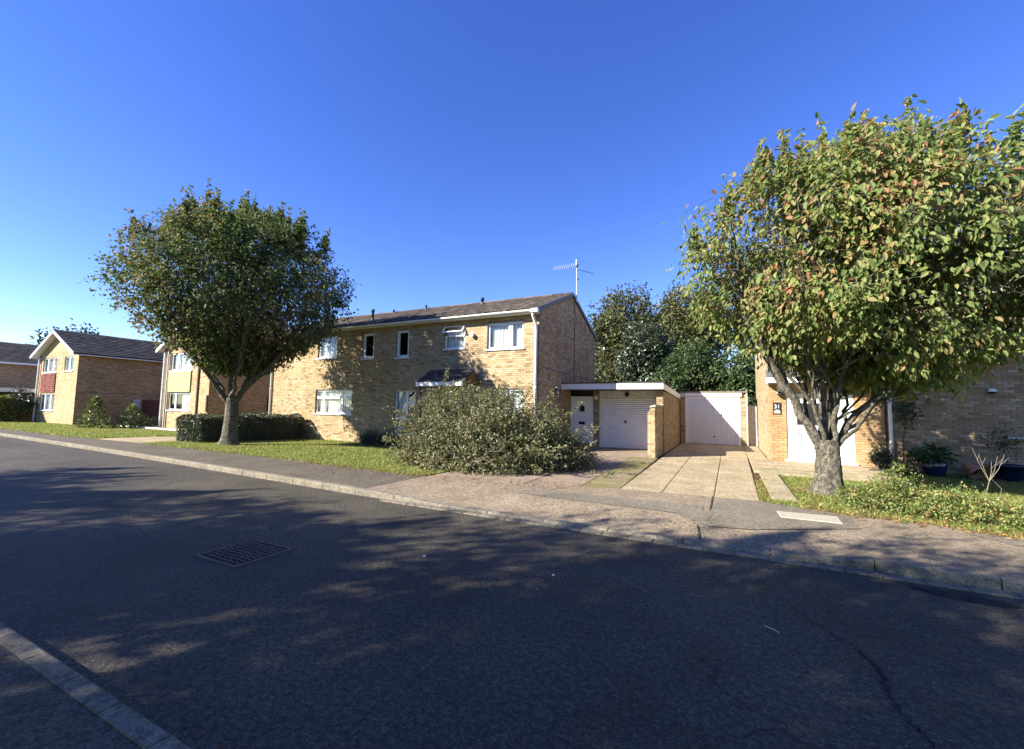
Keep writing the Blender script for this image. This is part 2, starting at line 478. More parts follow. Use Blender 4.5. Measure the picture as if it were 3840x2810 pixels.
class MB:
    def __init__(s):
        s.v, s.f = [], []

    def add(s, vs, fs):
        b = len(s.v)
        s.v += [tuple(map(float, q)) for q in vs]
        s.f += [tuple(b + i for i in f) for f in fs]
        return s

    def box(s, x0, x1, y0, y1, z0, z1):
        return s.add([(x0, y0, z0), (x1, y0, z0), (x1, y1, z0), (x0, y1, z0), (x0, y0, z1), (x1, y0, z1), (x1, y1, z1), (x0, y1, z1)],
                     [(0, 3, 2, 1), (4, 5, 6, 7), (0, 1, 5, 4), (1, 2, 6, 5), (2, 3, 7, 6), (3, 0, 4, 7)])

    def bbox(s, x0, x1, y0, y1, z0, z1, b=0.006):
        """box with chamfered edges on all vertical and top edges"""
        P = lambda a, bb, z: [(x0 + a, y0 + bb, z), (x1 - a, y0 + bb, z), (x1 - bb, y0 + a, z), (x1 - bb, y1 - a, z), (x1 - a, y1 - bb, z), (x0 + a, y1 - bb, z), (x0 + bb, y1 - a, z), (x0 + bb, y0 + a, z)]
        L = P(b, 0, z0) + P(b, 0, z1 - b) + P(2 * b, b, z1)
        fs = [tuple(range(7, -1, -1)), tuple(range(16, 24))]
        for r in (0, 8):
            for i in range(8):
                j = (i + 1) % 8
                fs.append((r + i, r + j, r + 8 + j, r + 8 + i))
        return s.add(L, fs)

    def quad(s, *p):
        return s.add(p, [tuple(range(len(p)))])

    def extrude_x(s, prof, x0, x1):
        """closed profile [(y,z)] extruded along x"""
        n = len(prof)
        vs = [(x0, y, z) for y, z in prof] + [(x1, y, z) for y, z in prof]
        fs = [tuple(range(n - 1, -1, -1)), tuple(range(n, 2 * n))]
        fs += [(i, (i + 1) % n, n + (i + 1) % n, n + i) for i in range(n)]
        return s.add(vs, fs)

    def extrude_y(s, prof, y0, y1):
        n = len(prof)
        vs = [(x, y0, z) for x, z in prof] + [(x, y1, z) for x, z in prof]
        fs = [tuple(range(n)), tuple(range(2 * n - 1, n - 1, -1))]
        fs += [(i, n + i, n + (i + 1) % n, (i + 1) % n) for i in range(n)]
        return s.add(vs, fs)

    def tube(s, pts, rs, k=8, cap=True):
        pts = [np.array(p, float) for p in pts]
        if not hasattr(rs, "__len__"):
            rs = [rs] * len(pts)
        rings = []
        ref = None
        for i, p in enumerate(pts):
            d = pts[min(i + 1, len(pts) - 1)] - pts[max(i - 1, 0)]
            d /= (np.linalg.norm(d) + 1e-9)
            if ref is None:
                ref = np.array([1.0, 0, 0]) if abs(d[0]) < 0.8 else np.array([0, 1.0, 0])
            a = ref - d * (ref @ d)
            a /= np.linalg.norm(a) + 1e-9
            ref = a
            b = np.cross(d, a)
            rings.append([p + rs[i] * (math.cos(2 * math.pi * j / k) * a + math.sin(2 * math.pi * j / k) * b) for j in range(k)])
        vs = [q for r in rings for q in r]
        fs = []
        for i in range(len(rings) - 1):
            for j in range(k):
                jj = (j + 1) % k
                fs.append((i * k + j, i * k + jj, (i + 1) * k + jj, (i + 1) * k + j))
        if cap:
            fs.append(tuple(range(k - 1, -1, -1)))
            fs.append(tuple((len(rings) - 1) * k + j for j in range(k)))
        return s.add(vs, fs)

    def lathe(s, c, prof, k=20):
        """prof [(r,z)] around vertical axis at c"""
        vs = [(c[0] + r * math.cos(2 * math.pi * j / k), c[1] + r * math.sin(2 * math.pi * j / k), c[2] + z) for r, z in prof for j in range(k)]
        fs = []
        for i in range(len(prof) - 1):
            for j in range(k):
                jj = (j + 1) % k
                fs.append((i * k + j, i * k + jj, (i + 1) * k + jj, (i + 1) * k + j))
        return s.add(vs, fs)

    def obj(s, name, mat, parent=None, smooth=False):
        me = bpy.data.meshes.new(name)
        me.from_pydata(s.v, [], s.f)
        if smooth:
            for p in me.polygons:
                p.use_smooth = True
        me.update()
        return link_mesh(name, me, mat, parent)


UNIT_BOX_V = np.array([(-.5, -.5, -.5), (.5, -.5, -.5), (.5, .5, -.5), (-.5, .5, -.5), (-.5, -.5, .5), (.5, -.5, .5), (.5, .5, .5), (-.5, .5, .5)], float)
UNIT_BOX_F = np.array([(0, 3, 2, 1), (4, 5, 6, 7), (0, 1, 5, 4), (1, 2, 6, 5), (2, 3, 7, 6), (3, 0, 4, 7)])
BRICK_F = np.array([(0, 3, 2, 1), (4, 5, 6, 7), (0, 1, 5, 4), (1, 2, 6, 5), (3, 0, 4, 7)])   # back face left out: it sits in the mortar


def pieces(name, BV, BF, mats4, mat, parent, limit=300, rest=None, smooth=False):
    """alike pieces: the `limit` that show largest are objects of their own, the rest one joined mesh"""
    if not len(mats4):
        return
    A = np.array(mats4)
    c = A[:, :3, 3]
    x, y, z = proj(c)
    size = np.linalg.norm(A[:, :3, 0], axis=1) * np.linalg.norm(A[:, :3, 2], axis=1) / np.maximum(z, 0.3) ** 2
    vis = in_frame(c, 0)
    score = np.where(vis, size, 0)
    order = np.argsort(-score, kind="stable")
    solo = [i for i in order[:limit] if vis[i]] if len(order) > limit else list(order)
    sset = set(int(i) for i in solo)
    me = bpy.data.meshes.new(name)
    me.from_pydata([tuple(v) for v in BV], [], [tuple(f) for f in BF])
    if smooth:
        for p in me.polygons:
            p.use_smooth = True
    me.materials.append(MATS[mat])
    b = base_of(parent)
    T = np.eye(4)
    T[:3, 3] = -b
    for i in solo:
        o = bpy.data.objects.new(name, me)
        COL.objects.link(o)
        o.parent = parent
        o.matrix_basis = Matrix((T @ A[i]).tolist())
    rest_i = [i for i in range(len(A)) if i not in sset]
    if rest_i:
        R = A[rest_i]
        V = np.einsum('nij,vj->nvi', R[:, :3, :3], BV) + R[:, None, :3, 3]
        nv = len(BV)
        Fq = (np.array(BF)[None] + (np.arange(len(R)) * nv)[:, None, None]).reshape(-1, np.array(BF).shape[1])
        o = np_mesh(rest or (name + "work"), V.reshape(-1, 3), Fq, mat, parent, smooth)
        o["kind"] = "stuff"


def M4(pos, ax, ay, az):
    m = np.eye(4)
    m[:3, 0], m[:3, 1], m[:3, 2], m[:3, 3] = ax, ay, az, pos
    return m


def brick_mats(o, u, n, u0, u1, z0, z1, holes=(), top=None, proud=0.009, lenb=0.225, hb=0.075, joint=0.01):
    """stretcher-bond bricks on the plane o+u*s, outward normal n; holes = [(s0,s1,z0,z1)]; top(s) = upper limit"""
    o, u, n = np.array(o, float), np.array(u, float), np.array(n, float)
    out = []
    nc = int(math.ceil((z1 - z0) / hb))
    up = np.array([0, 0, 1.0])
    for i in range(nc):
        za, zb = z0 + i * hb + joint / 2, min(z0 + (i + 1) * hb - joint / 2, z1)
        if zb - za < 0.02:
            continue
        s = u0 - (lenb / 2 if i % 2 else 0)
        while s < u1:
            a, b = max(s + joint / 2, u0), min(s + lenb - joint / 2, u1)
            s += lenb
            segs = [(a, b)]
            for h0, h1, hz0, hz1 in holes:
                if zb > hz0 + 0.012 and za < hz1 - 0.012:
                    ns = []
                    for p, q in segs:
                        if q <= h0 or p >= h1:
                            ns.append((p, q))
                        else:
                            if p < h0:
                                ns.append((p, h0))
                            if q > h1:
                                ns.append((h1, q))
                    segs = ns
            for p, q in segs:
                if q - p < 0.03:
                    continue
                if top is not None and zb > min(top(p), top(q)):
                    continue
                pr = proud + random.uniform(-0.0025, 0.003)
                d = pr + 0.008
                c = o + u * ((p + q) / 2) + up * ((za + zb) / 2) + n * (pr - d / 2)
                out.append(M4(c, u * (q - p), -n * d, up * (zb - za)))
    return out


def wall_mesh(mb, o, u, n, s0, s1, z0, z1, holes=(), reveal=0.1):
    """flat mortar wall with rectangular openings and their reveals"""
    o, u, n = np.array(o, float), np.array(u, float), np.array(n, float)
    up = np.array([0, 0, 1.0])
    xs = sorted(set([s0, s1] + [h for H in holes for h in H[:2] if s0 < h < s1]))
    zs = sorted(set([z0, z1] + [h for H in holes for h in H[2:] if z0 < h < z1]))
    P = lambda s, z, d=0.0: o + u * s + up * z - n * d
    for i in range(len(xs) - 1):
        for j in range(len(zs) - 1):
            cx, cz = (xs[i] + xs[i + 1]) / 2, (zs[j] + zs[j + 1]) / 2
            if any(H[0] < cx < H[1] and H[2] < cz < H[3] for H in holes):
                continue
            mb.quad(P(xs[i], zs[j]), P(xs[i + 1], zs[j]), P(xs[i + 1], zs[j + 1]), P(xs[i], zs[j + 1]))
    for a, b, c, d in holes:
        mb.quad(P(a, c), P(a, c, reveal), P(a, d, reveal), P(a, d))
        mb.quad(P(b, c, reveal), P(b, c), P(b, d), P(b, d, reveal))
        mb.quad(P(a, c), P(b, c), P(b, c, reveal), P(a, c, reveal))
        mb.quad(P(a, d, reveal), P(b, d, reveal), P(b, d), P(a, d))


def window(parent, x0, x1, z0, z1, Y, cells, sill=True, curtain='full', bar=0.045, open_top=None, mat="white_upvc", glass="glass"):
    """window facing -Y in an opening at plane Y. cells in fractions (u0,u1,v0,v1)"""
    yf = Y + 0.055
    W, H = x1 - x0, z1 - z0
    fr = MB()
    e = 0.002
    for q, (a, b, c, d) in enumerate(cells):
        ax, bx, cz, dz = x0 + a * W + e, x0 + b * W - e, z0 + c * H + e, z0 + d * H - e
        if open_top == q:
            continue
        y0, y1 = yf, yf + 0.06
        fr.box(ax, bx, y0, y1, cz, cz + bar)
        fr.box(ax, bx, y0, y1, dz - bar, dz)
        fr.box(ax, ax + bar, y0, y1, cz + bar, dz - bar)
        fr.box(bx - bar, bx, y0, y1, cz + bar, dz - bar)
    fo = fr.obj("window", mat, parent)
    for q, (a, b, c, d) in enumerate(cells):
        ax, bx, cz, dz = x0 + a * W + bar, x0 + b * W - bar, z0 + c * H + bar, z0 + d * H - bar
        if open_top == q:
            # top-hung casement pushed open
            ang = rad(38)
            top = z0 + d * H - 0.01
            h = (d - c) * H
            sa = MB()
            dx, dy, dz_ = 0, -math.sin(ang), -math.cos(ang)
            P = lambda s, t, th: (s, yf - 0.01 + dy * t - math.cos(ang) * th, top + dz_ * t + math.sin(ang) * th)
            def slab(sa, xa, xb, ta, tb):
                v = [P(xa, ta, 0), P(xb, ta, 0), P(xb, tb, 0), P(xa, tb, 0), P(xa, ta, .045), P(xb, ta, .045), P(xb, tb, .045), P(xa, tb, .045)]
                sa.add(v, [(0, 3, 2, 1), (4, 5, 6, 7), (0, 1, 5, 4), (1, 2, 6, 5), (2, 3, 7, 6), (3, 0, 4, 7)])
            xa, xb = x0 + a * W + e, x0 + b * W - e
            slab(sa, xa, xb, 0, 0.05)
            slab(sa, xa, xb, h - 0.05, h)
            slab(sa, xa, xa + 0.05, 0.05, h - 0.05)
            slab(sa, xb - 0.05, xb, 0.05, h - 0.05)
            s_o = sa.obj("casement", mat, fo)
            g = MB().quad(P(xa + .05, .05, .02), P(xb - .05, .05, .02), P(xb - .05, h - .05, .02), P(xa + .05, h - .05, .02))
            g.obj("pane", glass, fo)
            continue
        MB().quad((ax, yf + 0.03, cz), (bx, yf + 0.03, cz), (bx, yf + 0.03, dz), (ax, yf + 0.03, dz)).obj("pane", glass, fo)
    if sill:
        MB().bbox(x0 - 0.05, x1 + 0.05, Y - 0.06, Y + 0.054, z0 - 0.045, z0 - 0.002, 0.006).obj("sill", "white_upvc", fo)
    if curtain:
        yc = yf + 0.12
        parts = {'full': [(0.02, 0.98)], 'sides': [(0.02, 0.3), (0.72, 0.98)], 'left': [(0.02, 0.45)], 'right': [(0.5, 0.98)]}[curtain]
        for ua, ub in parts:
            n = max(8, int((ub - ua) * W / 0.03))
            V, Fc = [], []
            for i in range(n + 1):
                x = x0 + W * (ua + (ub - ua) * i / n)
                yy = yc + 0.018 * math.sin(i * 1.35) + 0.006 * math.sin(i * 0.37)
                V += [(x, yy, z0 + 0.03), (x, yy, z1 - 0.02)]
            for i in range(n):
                Fc.append((2 * i, 2 * i + 2, 2 * i + 3, 2 * i + 1))
            np_mesh("curtain", V, Fc, "net_curtain", fo)
    return fo


def leaf_mesh(name, C, T, L, Wd, mat, parent=None, N=None, fold=0.18, kind="stuff", oval=False):
    """leaves at C (n,3) along T, lengths L, widths Wd: 4 small faces each"""
    C, T = np.asarray(C, float), np.asarray(T, float)
    n = len(C)
    T = T / (np.linalg.norm(T, axis=1, keepdims=True) + 1e-9)
    if N is None:
        N = RNG.normal(size=(n, 3)) * 0.7 + np.array([0, 0, 0.6])
    Sx = np.cross(T, N)
    Sx /= np.linalg.norm(Sx, axis=1, keepdims=True) + 1e-9
    N = np.cross(Sx, T)
    L = np.broadcast_to(np.asarray(L, float), (n,))[:, None]
    Wd = np.broadcast_to(np.asarray(Wd, float), (n,))[:, None]
    b = C
    m = C + T * L * 0.45 - N * L * fold * 0.3
    t = C + T * L - N * L * fold * 0.8
    if oval:
        P = [b, m, t]
        for sg in (1, -1):
            P.append(C + T * L * 0.24 + sg * Sx * Wd * 0.44 + N * L * fold * 0.45)
            P.append(C + T * L * 0.62 + sg * Sx * Wd * 0.42 + N * L * fold * 0.1)
        V = np.stack(P, 1).reshape(-1, 3)
        Fb = np.array([(0, 1, 3), (3, 1, 4), (4, 1, 2), (0, 5, 1), (5, 6, 1), (6, 2, 1)])
        Fc = (Fb[None] + (np.arange(n) * 7)[:, None, None]).reshape(-1, 3)
        o = np_mesh(name, V, Fc, mat, parent)
        if kind:
            o["kind"] = kind
        return o
    l = C + T * L * 0.4 + Sx * Wd * 0.5 + N * L * fold * 0.5
    r = C + T * L * 0.4 - Sx * Wd * 0.5 + N * L * fold * 0.5
    V = np.stack([b, l, r, m, t], 1).reshape(-1, 3)
    Fb = np.array([(0, 3, 1), (0, 2, 3), (1, 3, 4), (3, 2, 4)])
    Fc = (Fb[None] + (np.arange(n) * 5)[:, None, None]).reshape(-1, 3)
    o = np_mesh(name, V, Fc, mat, parent)
    if kind:
        o["kind"] = kind
    return o


def tubes_np(name, P0, P1, r0, r1, mat, parent, k=3, mid=None):
    """many thin tapered sticks as one mesh"""
    P0, P1 = np.asarray(P0, float), np.asarray(P1, float)
    n = len(P0)
    pts = [P0, P1] if mid is None else [P0, np.asarray(mid, float), P1]
    r0 = np.broadcast_to(np.asarray(r0, float), (n,))
    r1 = np.broadcast_to(np.asarray(r1, float), (n,))
    rs = [r0, r1] if mid is None else [r0, (r0 + r1) / 2, r1]
    d = P1 - P0
    d = d / (np.linalg.norm(d, axis=1, keepdims=True) + 1e-9)
    ref = np.where(np.abs(d[:, :1]) < 0.8, np.array([[1.0, 0, 0]]), np.array([[0, 1.0, 0]]))
    a = np.cross(d, ref)
    a /= np.linalg.norm(a, axis=1, keepdims=True) + 1e-9
    b = np.cross(d, a)
    rows = []
    for p, r in zip(pts, rs):
        for j in range(k):
            th = 2 * math.pi * j / k
            rows.append(p + r[:, None] * (math.cos(th) * a + math.sin(th) * b))
    V = np.stack(rows, 1)
    nv = V.shape[1]
    fs = []
    for s in range(len(pts) - 1):
        for j in range(k):
            jj = (j + 1) % k
            fs.append((s * k + j, s * k + jj, (s + 1) * k + jj, (s + 1) * k + j))
    Fc = (np.array(fs)[None] + (np.arange(n) * nv)[:, None, None]).reshape(-1, 4)
    return np_mesh(name, V.reshape(-1, 3), Fc, mat, parent)


def lumps(d, seed, amp=0.12):
    """smooth bumpy factor for unit directions d"""
    r = np.random.default_rng(seed)
    v = np.zeros(len(d))
    for f, a in ((2.2, 1.0), (4.1, 0.7), (7.3, 0.45)):
        for _ in range(3):
            k = r.normal(size=3)
            k /= np.linalg.norm(k)
            v += a * np.sin(f * (d @ k) * 2 + r.uniform(0, 6.28))
    return 1 + amp * v / 2.2


# ------------------------------------------------------------------ ground, road, pavement
def interp(x, tab):
    return float(np.interp(x, [a for a, _ in tab], [b for _, b in tab]))


KERB_Y = [(-120, 11.0), (-60, 8.2), (-30, 6.9), (-20, 6.5), (-14, 6.22), (-10, 6.0), (-6, 5.76), (3, 5.68), (40, 5.6)]
BACK_Y = [(-120, 13.0), (-60, 9.0), (-31, 7.9), (-25, 7.75), (-19.6, 7.95), (-13, 7.9), (-9.5, 7.75), (-6.6, 7.55), (-4.1, 7.8), (-1.85, 8.42), (0.42, 8.56), (0.82, 8.3), (1.7, 8.1), (2.5, 8.02), (3.1, 7.7), (6, 7.6), (40, 7.5)]


def strip(name, xs, ylo, yhi, z, mat, rows=1, kind="structure", parent=None):
    V, Fc = [], []
    for x in xs:
        a, b = ylo(x), yhi(x)
        for j in range(rows + 1):
            y = a + (b - a) * j / rows
            V.append((x, y, z(x, y)))
    R = rows + 1
    for i in range(len(xs) - 1):
        for j in range(rows):
            Fc.append((i * R + j, (i + 1) * R + j, (i + 1) * R + j + 1, i * R + j + 1))
    o = np_mesh(name, V, Fc, mat, parent)
    if kind:
        o["kind"] = kind
    return o


def ss(t):
    t = min(1, max(0, t))
    return t * t * (3 - 2 * t)


def gz(x, y):
    """ground height of the gardens: level with the pavement, falling a little to the houses"""
    yb = interp(x, BACK_Y)
    base = 0.1 - 0.1 * ss((y - yb) / 5.0)
    if -17 < x < -8:
        base += 0.07 * math.exp(-((x + 11.5) / 3.0) ** 2 - ((y - 10.8) / 1.3) ** 2)
    if x > 0.6:
        base = 0.1 - 0.08 * ss((y - yb) / 6.0)
    return base


g = MB()
gs = [-400, -200, -120, -80, -50, -30, -15, 0, 15, 30, 60, 120, 250, 500]
for i in range(len(gs) - 1):
    for j in range(len(gs) - 1):
        g.quad((gs[i], gs[j], -0.06), (gs[i + 1], gs[j], -0.06), (gs[i + 1], gs[j + 1], -0.06), (gs[i], gs[j + 1], -0.06))
setp(g.obj("ground", "lawn_ground"), kind="structure")

XS = list(np.concatenate([np.linspace(-120, -34, 20), np.linspace(-32, 8, 81), np.linspace(10, 40, 10)]))
setp(strip("road", XS, lambda x: 1.165, lambda x: interp(x, KERB_Y) + 0.02, lambda x, y: 0.0, "asphalt", 4), kind="structure")
strip("pavement", [x for x in XS if x <= -6.0] + [-5.9], lambda x: interp(x, KERB_Y) + 0.128, lambda x: interp(x, BACK_Y), lambda x, y: 0.1, "pavement_asphalt", 3)


def pave_front_z(x, y):
    k = interp(x, [(-5.9, 0.1), (-4.6, 0.035), (0.3, 0.035), (1.3, 0.1)])
    t = ss((y - interp(x, KERB_Y) - 0.12) / 1.1)
    return k + (0.1 - k) * t


strip("crossover_pavement", [x for x in np.arange(-5.9, 7.9, 0.2)] + [10, 20, 40], lambda x: interp(x, KERB_Y) + 0.128, lambda x: interp(x, BACK_Y), pave_front_z, "pavement_pink", 10)
setp(MB().quad((-120, -1.0, 0.1), (40, -1.0, 0.1), (40, 1.065, 0.1), (-120, 1.065, 0.1)).obj("near_pavement", "pavement_asphalt"), kind="structure")
setp(MB().quad((-120, -40, 0.08), (40, -40, 0.08), (40, -1.0, 0.095), (-120, -1.0, 0.095)).obj("near_verge", "lawn_ground"), kind="structure")


def patch(name, xs, lo, hi, mat, dz):
    return strip(name, xs, lambda x: interp(x, lo), lambda x: interp(x, hi), lambda x, y: pave_front_z(x, y) + dz, mat, 4)


PATCH = [patch("tarmac_patch", np.arange(-3.4, -0.28, 0.2), [(-3.4, 6.98), (-0.3, 6.86)], [(-3.4, 7.3), (-2.8, 7.47), (-0.3, 7.62)], "asphalt_patch_grey", 0.006),
         patch("tarmac_patch", list(np.arange(-0.66, 1.6, 0.12)), [(-0.66, 6.75), (-0.3, 6.42), (0.2, 6.5), (0.7, 6.72), (1.5, 7.2)], [(-0.66, 6.86), (-0.5, 7.2), (-0.28, 7.25), (-0.26, 8.4), (0.42, 8.5), (0.8, 8.28), (1.3, 8.2), (1.42, 8.1), (1.5, 7.9), (1.56, 7.3)], "asphalt_patch_grey", 0.010),
         patch("tarmac_patch", np.arange(2.7, 8, 0.25), [(2.7, 7.62), (2.9, 7.3), (3.3, 7.05), (8, 6.9)], [(2.7, 7.75), (3.1, 7.62), (8, 7.5)], "asphalt_patch_grey", 0.006)]
# narrow joints across the crossover
for (xa, ya, xb, yb) in ((-0.3, 7.25, -0.3, 8.5), (-0.36, 5.84, -0.42, 6.42), (-3.0, 7.5, -2.7, 8.2)):
    z = 0.004
    o = MB().quad((xa - 0.008, ya, pave_front_z(xa, ya) + 0.013), (xa + 0.008, ya, pave_front_z(xa, ya) + 0.013), (xb + 0.008, yb, pave_front_z(xb, yb) + 0.013), (xb - 0.008, yb, pave_front_z(xb, yb) + 0.013)).obj("pavement_joint", "joint_earth")
    setp(o, kind="structure")
V = [(1.75, 5.42, 0.005)]
ang = np.linspace(0, 2 * math.pi, 26)[:-1]
setp(np_mesh("road_stain_patch", [(1.82 + 0.34 * math.cos(a) * (1 + .1 * math.sin(3 * a)), 5.33 + 0.09 * math.sin(a) - 0.04 * math.cos(a), 0.005) for a in ang] + [(1.82, 5.33, 0.005)],
             [(i, (i + 1) % 25, 25) for i in range(25)], "fresh_tar"), kind="structure")

# kerbs
kerb = thing("kerb", (-20, 6, 0), kind="structure")


def kerb_stone(x0, x1, h0, h1, parent):
    g = 0.006
    vs, n = [], 7
    for x, h in ((x0 + g, h0), (x1 - g, h1)):
        y = interp(x, KERB_Y)
        for dy, z in ((0, -0.06), (0, h - 0.022), (0.006, h - 0.008), (0.02, h), (0.124, h), (0.124, -0.06)):
            vs.append((x, y + dy + random.uniform(-.002, .002), z))
    fs = [(5, 4, 3, 2, 1, 0), (6, 7, 8, 9, 10, 11)] + [(i, (i + 1) % 6, 6 + (i + 1) % 6, 6 + i) for i in range(6)]
    MB().add(vs, fs).obj("kerb_stone", "kerb_concrete", parent)


KH = [(-60, 0.112), (-5.4, 0.112), (-4.5, 0.045), (0.35, 0.045), (1.28, 0.118), (40, 0.118)]
x = 8.6
xj = [8.6]
while x > -60:
    x -= 0.914
    xj.append(x)
off = 1.285 - min(xj, key=lambda q: abs(q - 1.285))
xj = sorted(q + off for q in xj)
for a, b in zip(xj[:-1], xj[1:]):
    kerb_stone(a, b, interp(a, KH), interp(b, KH), kerb)
x = -5.3
while x < 3.2:
    L = random.choice((0.3, 0.33, 0.45, 0.28))
    y = interp(x, KERB_Y)
    MB().bbox(x + 0.004, x + L - 0.004, y - 0.15, y - 0.006, -0.03, 0.016 + random.uniform(-.002, .002), 0.004).obj("channel_stone", "kerb_concrete", kerb)
    x += L
near_kerb = thing("near_kerb", (-3, 1.2, 0), kind="structure")
x = -12.33
while x < 2.5:
    prof = [(1.065, -0.06), (1.065, 0.108), (1.15, 0.108), (1.163, 0.1), (1.17, 0.085), (1.17, -0.06)]
    MB().extrude_x(prof[::-1], x + 0.005, x + 0.452).obj("kerb_stone", "kerb_concrete", near_kerb)
    x += 0.457

# driveways: cast strips with open joints
MB().quad((-5.9, 7.6, 0.05), (1.08, 7.6, 0.05), (1.08, 23.5, 0.05), (-5.9, 23.5, 0.05)).obj("drive_bed", "joint_earth")["kind"] = "structure"
drive = thing("driveway", (-1, 12, 0.05), kind="structure")


def slab(x0a, x0b, x1a, x1b, y0, y1, mat, name="concrete_slab", z=0.1, parent=None, front=None):
    """x at front / back for both sides"""
    g = 0.007
    ya0 = front(x0a) if front else y0
    ya1 = front(x1a) if front else y0
    zt = z + random.uniform(-0.004, 0.002)
    vs = [(x0a + g, ya0 + g, z - .09), (x1a - g, ya1 + g, z - .09), (x1b - g, y1 - g, z - .09), (x0b + g, y1 - g, z - .09),
          (x0a + g, ya0 + g, zt - .006), (x1a - g, ya1 + g, zt - .006), (x1b - g, y1 - g, zt - .006), (x0b + g, y1 - g, zt - .006)]
    q = 0.012
    vs += [(vs[4][0] + q, vs[4][1] + q, zt), (vs[5][0] - q, vs[5][1] + q, zt), (vs[6][0] - q, vs[6][1] - q, zt), (vs[7][0] + q, vs[7][1] - q, zt)]
    fs = [(8, 9, 10, 11)] + [(i, (i + 1) % 4, 4 + (i + 1) % 4, 4 + i) for i in range(4)] + [(4 + i, 4 + (i + 1) % 4, 8 + (i + 1) % 4, 8 + i) for i in range(4)]
    MB().add(vs, fs).obj(name, mat, parent or drive)


fb = lambda x: interp(x, BACK_Y)
for a, b, c, d, m in ((-1.9, -2.02, -1.15, -1.2, "drive_concrete"), (-1.15, -1.2, -0.28, -0.29, "drive_concrete"), (-0.28, -0.29, 0.43, 0.5, "drive_concrete")):
    ym = 16.6
    slab(a, b, c, d, 0, ym, m, front=fb)
    slab(b, b - .02, d, d, ym, 21.8, m)
slab(0.5, 0.5, 1.06, 1.06, 16.6, 22.0, "drive_concrete")
for a, b, c, d, m in ((-2.62, -2.85, -1.9, -2.06, "drive_mossy"), (-3.7, -3.75, -2.62, -2.85, "drive_gravelly"), (-4.8, -4.8, -3.7, -3.75, "drive_gravelly"), (-5.86, -5.86, -4.8, -4.8, "drive_gravelly")):
    slab(a, b, c, d, 0, 14.4, m, front=fb)
slab(-5.86, -5.86, -2.42, -2.42, 14.4, 17.05, "drive_gravelly")
# path slabs beside the drive and in front of the door
for k, (y0, y1) in enumerate(((8.85, 10.15), (10.15, 11.45), (11.45, 12.75))):
    slab(0.62, 0.62, 1.02, 1.02, y0, y1, "path_slab", "paving_slab", 0.105)
for i, (xa, xb) in enumerate(((0.52, 1.1), (1.1, 1.95), (1.95, 2.8), (2.8, 3.65))):
    slab(xa, xb - (xb - xa), xb, xb, 12.8, 13.9, "path_slab", "paving_slab", 0.095)
    slab(xa, xa, xb, xb, 13.9, 14.9, "drive_concrete", "paving_slab", 0.1)
    slab(xa if xa > 1 else 0.52, xa if xa > 1 else 0.52, xb, xb, 14.9, 15.84 if xa > 1 else 16.5, "drive_concrete", "paving_slab", 0.105)
# the neighbour's drive left of the hedge
setp(strip("side_drive", list(np.arange(-22.4, -18.9, 0.4)) + [-18.9], fb, lambda x: 21.0, lambda x, y: 0.098 - 0.09 * ss((y - 8) / 5), "drive_concrete", 14), kind="structure")
# lawns
setp(strip("front_lawn", np.arange(-18.9, -5.8, 0.3), fb, lambda x: 13.75, gz, "lawn_ground", 20), kind="structure")
setp(strip("left_lawn", np.concatenate([np.linspace(-110, -48, 8), np.arange(-46, -22.3, 0.6), [-22.4]]), fb, lambda x: 24.0, gz, "lawn_ground", 30), kind="structure")
setp(strip("right_lawn", np.arange(0.42, 13, 0.2), fb, lambda x: 16.0 if x > 3.7 else (12.85 if x > 1.02 else 12.6), gz, "lawn_ground", 20), kind="structure")


def grass(name, n, x0, x1, y0, y1, keep, hmin=0.025, hmax=0.06, mat="grass_blade", wd=0.007):
    X = RNG.uniform(x0, x1, n)
    Y = RNG.uniform(y0, y1, n)
    ok = np.array([keep(a, b) for a, b in zip(X, Y)])
    X, Y = X[ok], Y[ok]
    Z = np.array([gz(a, b) for a, b in zip(X, Y)]) - 0.003
    n = len(X)
    h = RNG.uniform(hmin, hmax, n) * (0.7 + 0.6 * RNG.random(n))
    a = RNG.uniform(0, 2 * math.pi, n)
    lean = RNG.normal(0, 0.55, (n, 2)) * h[:, None]
    wv = wd * (0.6 + 0.8 * RNG.random(n))
    dx, dy = np.cos(a) * wv, np.sin(a) * wv
    P = np.stack([X, Y, Z], 1)
    A = P + np.stack([dx, dy, 0 * dx], 1)
    B = P - np.stack([dx, dy, 0 * dx], 1)
    T = P + np.stack([lean[:, 0], lean[:, 1], h], 1)
    V = np.stack([A, B, T], 1).reshape(-1, 3)
    o = np_mesh(name, V, np.arange(3 * n).reshape(-1, 3), mat)
    o["kind"] = "stuff"
    return o


setp(grass("grass", 90000, -18.9, -5.9, 7.5, 13.7, lambda x, y: y > fb(x) - 0.05 + 0.06 * math.sin(x * 9) + 0.04 * math.sin(x * 23), 0.03, 0.065, wd=0.009), "short dry-tipped grass of the lawn between the leafy tree and the brush pile", "grass")
setp(grass("grass", 60000, -48, -22.4, 7.6, 13.6, lambda x, y: y > fb(x), 0.04, 0.08, wd=0.016), "sunlit strip of grass in front of the far left houses", "grass")
setp(grass("grass", 60000, 0.45, 7.5, 7.6, 15.8, lambda x, y: y > fb(x) - 0.03 + 0.05 * math.sin(x * 11) and not (0.6 < x < 1.03 and 8.9 < y < 12.8) and (x > 3.7 or y < 12.8), 0.025, 0.06, wd=0.006), "green grass round the foot of the near tree on the right", "grass")

